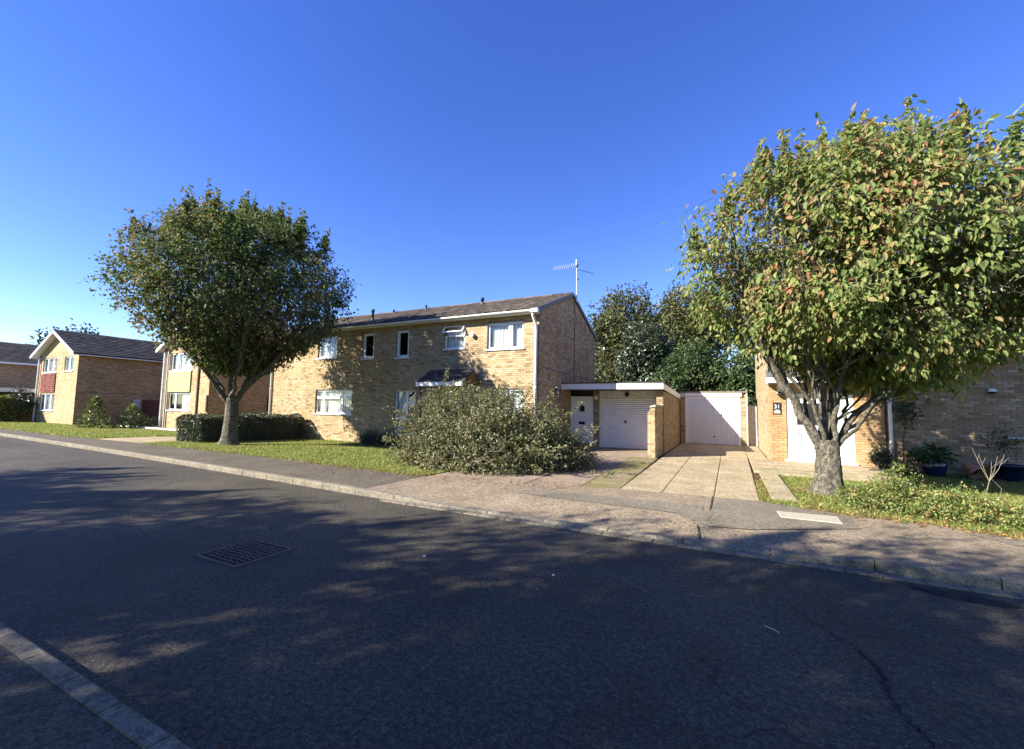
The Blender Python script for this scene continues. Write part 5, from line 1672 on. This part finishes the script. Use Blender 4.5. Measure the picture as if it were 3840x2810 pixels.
def blob_tree(name, label, base, h, rl, rd_, zc, ru, rdn, n, leafL, mat, seed, group=None, tr=0.22, neck=.6, lump=.16, edge=.33, gap=-2.2, cat="tree", leaf_n=5):
    global RNG
    RNG = np.random.default_rng(seed)
    T = thing(name, base, label, cat, group)
    b = np.array(base, float)
    d = RNG.normal(size=(n, 3))
    d /= np.linalg.norm(d, axis=1, keepdims=True)
    f = RNG.random(n) ** edge
    rz_ = np.where(d[:, 2] > 0, ru, rdn)
    R = 1 / np.sqrt((d[:, 0] / rl) ** 2 + (d[:, 1] / rd_) ** 2 + (d[:, 2] / rz_) ** 2) * lumps(d, seed, lump)
    q = d * (R * f)[:, None]
    t = np.clip(-q[:, 2] / rdn, 0, 1)
    q[:, :2] *= (1 - (1 - neck) * t ** 1.4)[:, None]
    A = b + UPV * zc + q[:, :1] * LAT + q[:, 1:2] * DEP + q[:, 2:] * UPV
    k1 = RNG.normal(size=(7, 3)) * (2.6 / max(rl, .6) * 2.2)
    A = A[np.sin(A @ k1.T + RNG.uniform(0, 6.28, 7)).sum(1) > gap]
    A = A[A[:, 2] > b[2] + .02]
    c0 = b + UPV * zc
    mb = MB()
    mb.tube([b - UPV * .1, b + UPV * zc * .5, c0 + UPV * ru * .3], [tr, tr * .8, tr * .25], 8)
    mb.obj("trunk" if cat == "tree" else "stem", "bark_dark", T, True)
    st = RNG.integers(0, len(A), min(90, len(A)))
    P0 = b + UPV * (zc * RNG.uniform(.25, 1.1, len(st)))[:, None]
    tubes_np("branches", P0, A[st], tr * .22, tr * .05, "bark_dark", T, 4, (P0 + A[st]) / 2 + UPV * .1 * rl)
    rep = np.repeat(np.arange(len(A)), leaf_n)
    C = A[rep] + RNG.normal(0, leafL * .8, (len(rep), 3))
    out = A[rep] - c0
    out /= np.linalg.norm(out, axis=1, keepdims=True) + 1e-6
    Ls = leafL * RNG.uniform(.6, 1.3, len(C))
    C[:, 2] = np.maximum(C[:, 2], b[2] + .02)
    leaf_mesh("crown" if cat == "tree" else "foliage", C, out * .5 + RNG.normal(0, .6, C.shape) - UPV * .2, Ls, Ls * .6, mat, T, out * .7 + UPV * .5 + RNG.normal(0, .4, C.shape))
    return T


# trees beyond the gardens
blob_tree("tall_tree", "tall olive-brown tree rising behind the flat garage roof", (-9.6, 45, 0), 14, 3.6, 3.4, 9.0, 5.4, 7.0, 4200, .34, "leaf_olive_tree", 51, "trees beyond the gardens", .4, .75)
blob_tree("tall_tree", "olive-brown tree partly hidden behind the left edge of the near right tree", (-3.4, 46, 0), 14, 4.0, 3.4, 9.5, 4.6, 6.5, 3800, .34, "leaf_olive_tree", 52, "trees beyond the gardens", .4, .6)
blob_tree("slender_tree", "thin dark tree showing just past the gable of the long house", (-13.0, 43, 0), 12, 2.6, 2.2, 8.0, 4.0, 6.5, 800, .34, "leaf_dark_tree", 53, "trees beyond the gardens", .3, .7, .2, .4, -1.2)
blob_tree("dark_shrub_tree", "dense dark evergreen tree behind the garage roofs", (-5.4, 33, 0), 8, 1.9, 1.7, 4.9, 3.6, 4.8, 3200, .26, "leaf_dark_tree", 54, "trees beyond the gardens", .25, .95)
blob_tree("green_shrub_tree", "bright green bushy tree directly behind the white garage", (-2.1, 30.5, 0), 6, 2.3, 1.9, 3.2, 3.0, 3.2, 3600, .2, "leaf_green_tree", 55, "trees beyond the gardens", .2, .95)
blob_tree("green_shrub_tree", "dark green leafy tree behind the pale board fence", (1.6, 30.0, 0), 6, 2.4, 1.9, 3.0, 2.6, 3.1, 4000, .2, "leaf_green_tree", 56, "trees beyond the gardens", .2, .95)
blob_tree("yellow_tree", "yellowing low tree at the back corner of the long house", (-9.0, 36, 0), 6, 2.4, 1.6, 3.6, 3.4, 3.6, 1300, .28, "leaf_olive_tree", 57, "trees beyond the gardens", .25, .9)
blob_tree("far_tree", "hazy grey-green tree above the roof at the far left edge", (-86, 27, 0), 12, 7.5, 5, 7.0, 5.0, 6, 1500, .55, "leaf_dark_tree", 58, "trees beyond the gardens", .5, .7, .2, .45, -1.6)

# ------------------------------------------------------------------ hedges and shrubs
def hedge(name, label, x0, x1, y0, y1, z0, z1, n, L, mat, seed, rnd=.16, group=None, core="leaf_dark_tree"):
    global RNG
    RNG = np.random.default_rng(seed)
    T = thing(name, ((x0 + x1) / 2, (y0 + y1) / 2, z0), label, "hedge", group)
    U = RNG.random((n, 3)) * 2 - 1
    ax = RNG.choice(3, n, p=[.3, .3, .4])
    sg = np.sign(RNG.normal(size=n))
    sg = np.where(ax == 2, np.where(RNG.random(n) < .93, 1, sg), sg)
    dims = np.array([x1 - x0, y1 - y0, z1 - z0]) / 2
    c = np.array([(x0 + x1) / 2, (y0 + y1) / 2, (z0 + z1) / 2])
    P = U.copy()
    P[np.arange(n), ax] = sg
    Nn = np.zeros((n, 3))
    Nn[np.arange(n), ax] = sg
    Q = P * dims
    # round the corners and add lumps
    e = np.maximum(np.abs(Q) - (dims - rnd), 0)
    el = np.linalg.norm(e, axis=1, keepdims=True)
    k = np.where(el > rnd, rnd / (el + 1e-9), 1)
    Q = np.sign(Q) * (np.minimum(np.abs(Q), dims - rnd) + e * k)
    wob = .05 * np.sin(Q[:, :1] * 3.1 + Q[:, 1:2] * 2.3 + 1) + .035 * np.sin(Q[:, 1:2] * 6 + Q[:, 2:] * 5)
    C = c + Q + Nn * (wob + RNG.normal(0, .022, (n, 1)) - .02)
    Ls = L * RNG.uniform(.6, 1.3, n)
    leaf_mesh("foliage", C, Nn * .5 + RNG.normal(0, .7, C.shape) + UPV * .15, Ls, Ls * .6, mat, T, Nn + RNG.normal(0, .5, C.shape))
    MB().bbox(x0 + .13, x1 - .13, y0 + .13, y1 - .13, z0, z1 - .1, .08).obj("inner_growth", "bark_dark", T)
    tw = RNG.random((250, 3))
    p1 = np.array([x0, y0, z0]) + tw * np.array([x1 - x0, y1 - y0, z1 - z0])
    p0 = p1 * np.array([1, 1, 0]) + np.array([0, 0, z0])
    tubes_np("stems", p0, p1, .012, .004, "dark_twig", T, 4)
    return T


hedge("clipped_hedge", "clipped box-shaped dark hedge running from the house to the tree trunk", -19.25, -17.5, 9.15, 13.5, 0.02, 1.06, 26000, .06, "leaf_hedge", 71, .2)
hedge("tall_hedge", "broad bright-topped hedge in front of the far left house", -49.0, -43.2, 9.0, 11.3, 0.0, 1.72, 14000, .12, "leaf_hedge_bright", 72, .3)
blob_tree("upright_shrub", "dark upright shrub growing against the far end of the left hedge", (-43.6, 11.3, 0), 2.5, .75, .6, 1.4, 1.1, 1.4, 500, .12, "leaf_dark_tree", 73, None, .05, .9, .15, .4, -9, "shrub")


def cone_shrub(name, label, base, h, r, n, L, mat, seed):
    global RNG
    RNG = np.random.default_rng(seed)
    T = thing(name, base, label, "shrub")
    b = np.array(base, float)
    t = RNG.random(n) ** 1.2
    a = RNG.uniform(0, 6.28, n)
    R = r * (1 - t) ** .8 * RNG.random(n) ** .4 * (1 + .25 * np.sin(3 * a + 9 * t)) + .02
    C = b + np.stack([R * np.cos(a), R * np.sin(a), t * h], 1)
    Ls = L * RNG.uniform(.6, 1.3, n)
    out = np.stack([np.cos(a), np.sin(a), .8 + 0 * a], 1)
    leaf_mesh("foliage", C, out + RNG.normal(0, .4, C.shape), Ls, Ls * .5, mat, T)
    MB().tube([b - UPV * .05, b + UPV * h * .95], [.03, .006], 6).obj("stem", "bark_dark", T)
    k = RNG.integers(0, n, 60)
    tubes_np("branches", b + UPV * (t[k] * h * .8)[:, None], C[k], .008, .003, "dark_twig", T, 3)
    return T


cone_shrub("pointed_shrub", "pale pointed young shrub on the grass before the red-panel house", (-32.3, 11.3, .03), 1.75, .7, 700, .2, "leaf_shrub_pale", 81)
cone_shrub("pointed_shrub", "second pale pointed shrub, nearer the dark red fence", (-31.5, 12.7, .02), 1.35, .7, 560, .19, "leaf_shrub_pale", 82)
blob_tree("low_shrub", "low pale spreading shrub beside the green-panel house downpipe", (-31.2, 13.25, .01), .7, .9, .5, .25, .4, .25, 260, .1, "leaf_shrub_pale", 83, None, .03, .9, .2, .4, -9, "shrub")
blob_tree("low_shrub", "small dark shrub at the foot of the long house wall below the tree shadow", (-13.3, 13.3, .0), .6, .5, .35, .25, .4, .25, 300, .06, "leaf_dark_tree", 84, None, .02, .9, .2, .4, -9, "shrub")
blob_tree("low_shrub", "small dark shrub between the tall window and the brush pile", (-12.2, 13.15, .0), .6, .75, .4, .22, .36, .22, 380, .06, "leaf_dark_tree", 85, None, .02, .9, .2, .4, -9, "shrub")


def brush_pile():
    """untidy heap of cut branches with leaves still on"""
    global RNG
    RNG = np.random.default_rng(91)
    T = thing("brush_pile", (-6.1, 10.1, .1), "huge tangled shrub heap of leafy branches in front of the long house", "shrub")
    lob = [((-6.55, 10.3), (1.75, 1.7), 2.05), ((-5.35, 9.7), (1.6, 1.4), 1.85), ((-4.5, 10.5), (1.15, 1.3), 1.5), ((-7.15, 9.5), (1.1, 1.1), 1.2), ((-5.9, 9.0), (1.35, .9), 1.15), ((-3.9, 10.9), (.85, .9), .95), ((-6.2, 10.7), (.9, .8), 2.15)]
    A = []
    for (cx, cy), (rx, ry_), h in lob:
        n = int(2300 * rx * ry_ * h / 5)
        d = RNG.normal(size=(n, 3))
        d[:, 2] = np.abs(d[:, 2])
        d /= np.linalg.norm(d, axis=1, keepdims=True)
        q = d * (RNG.random(n) ** .3 * lumps(d, int(cx * 10) + 200, .16))[:, None]
        A.append(np.array([cx, cy, .08]) + q * np.array([rx, ry_, h]))
    A = np.vstack(A)
    # arching branch stems from low in the heap to the outside
    n = 420
    k = RNG.integers(0, len(A), n)
    st = np.stack([np.clip(RNG.normal(-5.9, .9, n), -7.2, -4.6), np.clip(RNG.normal(10.0, .5, n), 9.0, 10.8), RNG.uniform(.05, .5, n)], 1)
    tubes_np("branches", st, A[k], RNG.uniform(.008, .018, n), .004, "dark_twig", T, 4, (st + A[k]) / 2 + UPV * .25)
    # bare pale twigs lying over the front
    m = MB()
    for i in range(46):
        c = np.array([RNG.uniform(-7.0, -4.4), 0, 0])
        c[1] = 8.3 + .5 * abs(c[0] + 5.6) * .6 + RNG.uniform(-.15, .5)
        p = np.array([c[0], c[1], RNG.uniform(.12, .6)])
        d = np.array([RNG.normal(0, .8), RNG.normal(-.05, .25), RNG.normal(.35, .5)])
        L = RNG.uniform(.3, .8)
        pts = [p]
        for q in range(5):
            d = d + RNG.normal(0, .22, 3)
            d /= np.linalg.norm(d)
            nx = pts[-1] + d * L / 5
            nx[2] = max(nx[2], .12)
            pts.append(nx)
            if q in (1, 3):
                e = d + RNG.normal(0, .7, 3)
                e /= np.linalg.norm(e)
                m.tube([pts[-1], pts[-1] + e * L * .14, pts[-1] + e * L * .26 + UPV * .02], [.005, .004, .002], 4, False)
        m.tube(pts, np.linspace(.007, .0025, 6), 5, False)
    for i in range(60):     # shoots poking out of the outline
        a = A[RNG.integers(0, len(A))]
        if a[2] < .9:
            continue
        d = (a - np.array([-5.9, 10.2, .3]))
        d /= np.linalg.norm(d)
        d = d + RNG.normal(0, .3, 3) + UPV * .3
        L = RNG.uniform(.3, .75)
        m.tube([a, a + d * L * .5, a + d * L + RNG.normal(0, .05, 3)], [.006, .005, .002], 4, False)
    m.obj("bare_twigs", "dead_twig", T)["kind"] = "stuff"
    sh = []
    for i in range(170):
        a = A[RNG.integers(0, len(A))]
        d = (a - np.array([-5.9, 10.2, -.3]))
        d /= np.linalg.norm(d)
        d = d + RNG.normal(0, .35, 3) + UPV * .25
        L = RNG.uniform(.2, .7)
        for q in np.linspace(0, 1, 9):
            sh.append(a + d * L * q - UPV * .12 * L * q * q + RNG.normal(0, .012, 3))
    A = np.vstack([A, np.array(sh)])
    rep = np.repeat(np.arange(len(A)), 10)
    C = A[rep] + RNG.normal(0, 1, (len(rep), 3)) * np.where(rep < len(A) - len(sh), .075, .03)[:, None]
    C[:, 2] = np.maximum(C[:, 2], .11)
    out = A[rep] - np.array([-5.8, 10.1, .2])
    out /= np.linalg.norm(out, axis=1, keepdims=True)
    Ls = .062 * RNG.uniform(.6, 1.4, len(C))
    leaf_mesh("foliage", C, out * .5 + RNG.normal(0, .7, C.shape), Ls, Ls * .6, "leaf_bush", T, out * .5 + UPV * .4 + RNG.normal(0, .5, C.shape))
    return T


brush_pile()


def clump(name, label, cx, cy, rx, ry_, h, n, L, mat, seed, cat="plant", ln=7, stems=60):
    global RNG
    RNG = np.random.default_rng(seed)
    z0 = gz(cx, cy)
    T = thing(name, (cx, cy, z0), label, cat)
    d = RNG.normal(size=(n, 3))
    d[:, 2] = np.abs(d[:, 2])
    d /= np.linalg.norm(d, axis=1, keepdims=True)
    q = d * (RNG.random(n) ** .4 * lumps(d, seed, .22))[:, None]
    A = np.array([cx, cy, z0]) + q * np.array([rx, ry_, h])
    st = np.array([cx, cy, z0]) + np.stack([RNG.normal(0, rx * .3, stems), RNG.normal(0, ry_ * .3, stems), 0 * np.zeros(stems)], 1)
    k = RNG.integers(0, n, stems)
    tubes_np("stems", st, A[k], .006, .003, "dark_twig", T, 3)
    rep = np.repeat(np.arange(n), ln)
    C = A[rep] + RNG.normal(0, L * .9, (len(rep), 3))
    C[:, 2] = np.maximum(C[:, 2], z0 + .01)
    out = A[rep] - np.array([cx, cy, z0 - .1])
    out /= np.linalg.norm(out, axis=1, keepdims=True)
    Ls = L * RNG.uniform(.6, 1.4, len(C))
    leaf_mesh("foliage", C, out * .6 + RNG.normal(0, .6, C.shape), Ls, Ls * .55, mat, T, out * .5 + UPV * .6 + RNG.normal(0, .4, C.shape))
    return T


# planting along the right verge
for i, (a, lab) in enumerate((((2.42, 9.35, .55, .65, .6), "tallest yellow-green clump of leaves right of the near tree trunk"), ((2.0, 9.0, .5, .42, .34), "low spreading leaves at the foot of the near tree"),
                              ((2.98, 9.2, .42, .6, .42), "yellow-green leafy clump with russet tips in the middle of the verge"), ((2.65, 8.6, .45, .35, .26), "short leafy plants spilling on to the pavement edge"),
                              ((3.3, 8.75, .45, .5, .3), "leafy clump round the foot of the bare twig shrub"), ((4.0, 9.1, .55, .6, .18), "bright yellow-green ground cover near the right edge of the picture"),
                              ((3.75, 8.35, .4, .35, .18), "ground cover leaves over brown litter by the right pavement"))):
    clump("verge_plant", lab, *a, int(850 * a[2] * a[3] / .4), .042, "leaf_groundcover", 100 + i, "plant")
# bare twig shrub
bt = thing("bare_twig_shrub", (3.45, 9.3, gz(3.45, 9.3)), "leafless pale forked twig shrub among the verge plants", "shrub")
b0 = np.array([3.45, 9.3, gz(3.45, 9.3)])
mb = MB()
mb.tube([b0, b0 + np.array([.03, 0, .3]), b0 + np.array([.09, .02, .52])], [.007, .006, .005], 6, False)
f0 = b0 + np.array([.09, .02, .52])
for dx, dz in ((-.16, .5), (-.09, .4), (.12, .38), (.2, .42), (.05, .3)):
    mb.tube([f0, f0 + np.array([dx * .55, 0, dz * .45]), f0 + np.array([dx, .03, dz])], [.0042, .0034, .0022], 5, False)
    e = f0 + np.array([dx * .7, .02, dz * .6])
    mb.tube([e, e + np.array([dx * .2 + .05, -.03, .12])], [.003, .0015], 4, False)
mb.tube([b0 + np.array([.02, 0, .18]), b0 + np.array([.2, .02, .3]), b0 + np.array([.22, .02, .42]), b0 + np.array([.12, .02, .55])], [.004, .0035, .003, .002], 5, False)
mb.obj("twigs", "dead_twig", bt)

# soil bed under the right wall
bed = [(x, 15.88) for x in np.linspace(3.7, 9, 12)] + [(x, 14.75 + .12 * math.sin(x * 3)) for x in np.linspace(9, 3.7, 12)]
V = [(x, y, gz(x, y) + .012) for x, y in bed]
n12 = 12
setp(np_mesh("soil_bed", V, [(i, 23 - i, 22 - i, i + 1) for i in range(11)], "soil"), kind="structure")

# pots
def pot(name, label, c, prof, mat, soil_r, soil_z):
    T = thing(name, c, label, "pot")
    MB().lathe(c, prof, 28).obj("pot_body", mat, T, True)
    MB().lathe((c[0], c[1], c[2] + soil_z), [(soil_r, 0), (0.001, .01)], 24).obj("soil", "soil", T)
    return T


pc = (4.72, 15.1, .04)
pot("round_blue_pot", "round glazed blue pot holding a broad leafy plant", pc, [(.15, 0), (.2, .06), (.245, .2), (.25, .3), (.225, .4), (.2, .42), (.185, .41), (.2, .37), (.2, .34)], "blue_glaze", .2, .35)
pp = thing("broad_leaf_plant", (pc[0], pc[1], .4), "broad dark green leafy plant growing in the round blue pot", "plant")
RNG = np.random.default_rng(131)
n = 420
d = RNG.normal(size=(n, 3))
d[:, 2] = np.abs(d[:, 2]) * .8
d /= np.linalg.norm(d, axis=1, keepdims=True)
C = np.array([pc[0] - .05, pc[1], .42]) + d * RNG.random((n, 1)) ** .5 * np.array([.45, .35, .38])
leaf_mesh("foliage", C, d + RNG.normal(0, .4, d.shape) - UPV * .4, .13 * RNG.uniform(.7, 1.3, n), .08, "leaf_pot", pp, d + UPV * .6)
tubes_np("stems", np.tile(np.array([pc[0], pc[1], .38]), (60, 1)), C[:60], .006, .003, "dark_twig", pp, 3)
pc2 = (6.12, 15.15, .04)
pot("square_blue_pot", "wide dark blue pot with a small spindly bush at the right edge", pc2, [(.2, 0), (.22, .02), (.3, .34), (.315, .34), (.315, .38), (.285, .38), (.275, .32)], "blue_glaze", .27, .33)
ps = thing("spindly_bush", (pc2[0], pc2[1], .38), "small dark spindly bush growing in the wide blue pot", "plant")
n = 260
d = RNG.normal(size=(n, 3))
C = np.array([pc2[0] - .1, pc2[1], .98]) + d * np.array([.17, .14, .16])
leaf_mesh("foliage", C, d + RNG.normal(0, .6, d.shape), .06, .038, "leaf_dark_tree", ps)
mb = MB()
mb.tube([(pc2[0], pc2[1], .36), (pc2[0] - .03, pc2[1], .6), (pc2[0] - .1, pc2[1], .95)], [.012, .01, .006], 6)
mb.tube([(pc2[0] + .1, pc2[1], .36), (pc2[0] + .16, pc2[1], .62), (pc2[0] + .12, pc2[1], .78)], [.008, .006, .004], 6)
mb.obj("stem", "dark_twig", ps)
tubes_np("twigs", np.tile(np.array([pc2[0] - .08, pc2[1], .85]), (40, 1)), C[:40], .004, .002, "dark_twig", ps, 3)
# tilted terracotta pots and a cane between the blue pots
tp = thing("terracotta_pot", (5.5, 14.9, .05), "weathered terracotta pot leaning on its side between the blue pots", "pot")
mb = MB().tube([(5.42, 15.3, .33), (5.5, 15.0, .17)], [.11, .16], 18, False)
mb.tube([(5.5, 15.0, .17), (5.515, 14.95, .145)], [.175, .175], 18, False)
mb.obj("pot_body", "terracotta", tp, True)
MB().tube([(5.47, 15.12, .235), (5.475, 15.11, .23)], [.13, .13], 16).obj("pot_base", "soil", tp)
tp2 = thing("terracotta_pot", (5.75, 15.4, .05), "upright brown terracotta pot behind the leaning one", "pot")
MB().lathe((5.76, 15.45, .05), [(.12, 0), (.17, .26), (.185, .26), (.185, .31), (.16, .31), (.15, .25)], 20).obj("pot_body", "terracotta", tp2, True)
MB().lathe((5.76, 15.45, .3), [(.15, 0), (.001, .01)], 16).obj("soil", "soil", tp2)
cn_ = MB().tube([(5.58, 15.2, .05), (5.52, 15.3, .95)], .011, 6).obj("garden_cane", "dead_twig", None)
setp(cn_, "thin pale cane standing up between the pots by the wall", "cane")
# climber on the wall by the downpipe and dark bush left of it
RNG = np.random.default_rng(141)
cl = thing("wall_climber", (4.4, RYF, 1.2), "sparse dark climber on the brick just right of the white downpipe", "plant")
n = 260
C = np.stack([RNG.normal(4.42, .14, n), RYF - .05 - RNG.random(n) * .08, RNG.normal(1.72, .22, n)], 1)
leaf_mesh("foliage", C, RNG.normal(0, .6, (n, 3)) + np.array([0, -.3, -.3]), .08, .05, "leaf_dark_tree", cl, np.tile(np.array([0, -1.0, .3]), (n, 1)) + RNG.normal(0, .4, (n, 3)))
MB().tube([(4.3, RYF - .03, .05), (4.33, RYF - .03, .8), (4.42, RYF - .04, 1.5), (4.45, RYF - .04, 1.95)], [.012, .01, .007, .003], 6).obj("stem", "dark_twig", cl)
blob_tree("corner_shrub", "dark narrow shrub in the corner left of the white downpipe", (3.72, 15.45, .03), 1, .2, .18, .38, .45, .36, 320, .06, "leaf_dark_tree", 142, None, .02, 1, .2, .4, -9, "shrub")

# ------------------------------------------------------------------ manhole, cover, litter
mh = thing("manhole_cover", (-4.68, 2.97, 0), "rectangular cast-iron manhole cover set in the road", "manhole cover")
mx0, mx1, my0, my1 = -5.0, -4.36, 2.68, 3.26
mb = MB()
for q in ((mx0 - .025, mx1 + .025, my0 - .025, my0), (mx0 - .025, mx1 + .025, my1, my1 + .025), (mx0 - .025, mx0, my0, my1), (mx1, mx1 + .025, my0, my1)):
    mb.box(*q, -.03, .012)
mb.obj("frame", "cast_iron", mh)
MB().box(mx0 + .006, mx1 - .006, my0 + .006, my1 - .006, -.03, .002).obj("plate", "dark_plastic", mh)
ms = []
for i in range(12):
    for j in range(9):
        x, y = mx0 + .05 + i * .049, my0 + .055 + j * .058
        ms.append(M4((x, y, .008), (.036, 0, 0), (0, .02, 0), (0, 0, .01)) if (i + j) % 2 else M4((x, y, .008), (.018, 0, 0), (0, .044, 0), (0, 0, .01)))
pieces("tread_bar", UNIT_BOX_V, UNIT_BOX_F, ms, "cast_iron", mh)
for x, y in ((mx0 + .03, my0 + .25), (mx1 - .03, my0 + .3)):
    MB().lathe((x, y, .006), [(.02, 0), (.014, .001), (.001, -.001)], 10).obj("key_hole", "dark_plastic", mh)
cv = MB().add([(.62, 7.36, pave_front_z(1, 7.5) + .004), (1.34, 7.36, pave_front_z(1, 7.5) + .004), (1.36, 7.8, .104), (.6, 7.76, .104), (.625, 7.365, .122), (1.335, 7.365, .122), (1.355, 7.795, .122), (.605, 7.755, .122)],
              [(0, 3, 2, 1), (4, 5, 6, 7), (0, 1, 5, 4), (1, 2, 6, 5), (2, 3, 7, 6), (3, 0, 4, 7)]).obj("concrete_cover", "cover_concrete", None)
setp(cv, "pale rectangular concrete access cover set in the grey pavement patch", "access cover")


def litter(name, label, n, sampler, L, seed):
    global RNG
    RNG = np.random.default_rng(seed)
    P = np.array([sampler() for _ in range(n)])
    T = RNG.normal(size=(n, 3)) * np.array([1, 1, .15])
    o = leaf_mesh(name, P, T, L * RNG.uniform(.5, 1.3, n), L * .55, "litter_leaf", None, np.tile(UPV, (n, 1)) + RNG.normal(0, .3, (n, 3)))
    setp(o, label, "leaves", kind="stuff")


def s1():
    x = random.uniform(1.0, 6.0)
    y = interp(x, BACK_Y) + random.gauss(.05, .16)
    return (x, y, max(gz(x, y), .1) + .012)


def s2():
    x = random.uniform(-10.0, -2.4)
    y = interp(x, BACK_Y) + random.gauss(.0, .22)
    return (x, y, .115)


def s3():
    a, rr = random.uniform(0, 6.28), .3 + abs(random.gauss(0, .35))
    x, y = 1.62 + rr * math.cos(a), 10.15 + rr * math.sin(a)
    return (x, y, gz(x, y) + .02)


def s4():
    x = random.uniform(-19, 4)
    y = interp(x, KERB_Y) + abs(random.gauss(0, 1.0)) + .2
    return (x, y, .116)


def s5():
    x = random.uniform(.46, .62) + random.gauss(0, .03)
    return (x, random.uniform(8.5, 12.5), .1)


litter("leaf_litter", "brown fallen leaves along the right pavement edge", 520, s1, .07, 201)
litter("leaf_litter", "fallen leaves and bits along the foot of the brush pile", 700, s2, .05, 202)
litter("leaf_litter", "fallen leaves round the near tree trunk", 260, s3, .06, 203)
litter("leaf_litter", "few fallen leaves scattered over the pavement", 90, s4, .05, 204)
litter("leaf_litter", "brown leaves caught in the strip beside the path slabs", 260, s5, .045, 205)
# scraps on the road
for nm, lab, pts, rr in (("pale_twig", "thin pale curved twig lying on the road", [(-.93, 4.2, .012), (-.8, 4.13, .014), (-.66, 4.03, .012)], .004),
                         ("white_scrap", "small white scrap on the road left of the forked cracks", [(.2, 3.86, .008), (.25, 3.83, .012), (.29, 3.8, .008)], .0045)):
    setp(MB().tube(pts, rr * .5, 5).obj(nm, "dead_twig" if "twig" in nm else "scrap_white", None), lab, "twig" if "twig" in nm else "litter")
for x, y, lab in ((-2.95, 3.83, "tiny pale pebble on the road nearer the manhole"), (-1.55, 4.02, "tiny pale pebble near the middle of the road")):
    o = MB().lathe((x, y, 0), [(.014, 0), (.012, .006), (.008, .01), (.001, .011)], 7).obj("pebble", "scrap_white", None)
    setp(o, lab, "pebble")

# worn crack with crumbled edges running down the right of the road
rr_ = random.Random(5)
cp_ = [(-.24, 5.17, .004), (.09, 4.86, .006), (.29, 4.57, .008), (.46, 4.28, .012), (.62, 4.0, .016), (.75, 3.83, .022), (.80, 3.62, .035), (.80, 3.37, .05), (.79, 3.15, .045), (.83, 2.96, .03), (.9, 2.7, .012)]
pts_ = []
for (xa, ya, wa), (xb, yb, wb) in zip(cp_[:-1], cp_[1:]):
    for q in range(9):
        t_ = q / 9
        pts_.append((xa + (xb - xa) * t_ + rr_.gauss(0, .012), ya + (yb - ya) * t_ + rr_.gauss(0, .012), (wa + (wb - wa) * t_) * rr_.uniform(.08, .45)))
V, Fc = [], []
for x, y, w_ in pts_:
    V += [(x - w_, y, .0035), (x + w_ * rr_.uniform(.5, 1.3), y + rr_.gauss(0, .006), .0035)]
for i in range(len(pts_) - 1):
    Fc.append((2 * i, 2 * i + 2, 2 * i + 3, 2 * i + 1))
setp(np_mesh("road_crack", V, Fc, "fresh_tar"), kind="structure")


# grit and small leaves lying in the gutters
def s6():
    x = random.uniform(-16, 6)
    return (x, interp(x, KERB_Y) - .03 - abs(random.gauss(0, .1)), .018)


def s7():
    return (random.uniform(-6, 0), 1.19 + abs(random.gauss(0, .09)), .006)


litter("gutter_litter", "small leaves and grit lying along the far gutter", 420, s6, .035, 206)
litter("gutter_litter", "small leaves lying along the near kerb", 90, s7, .03, 207)
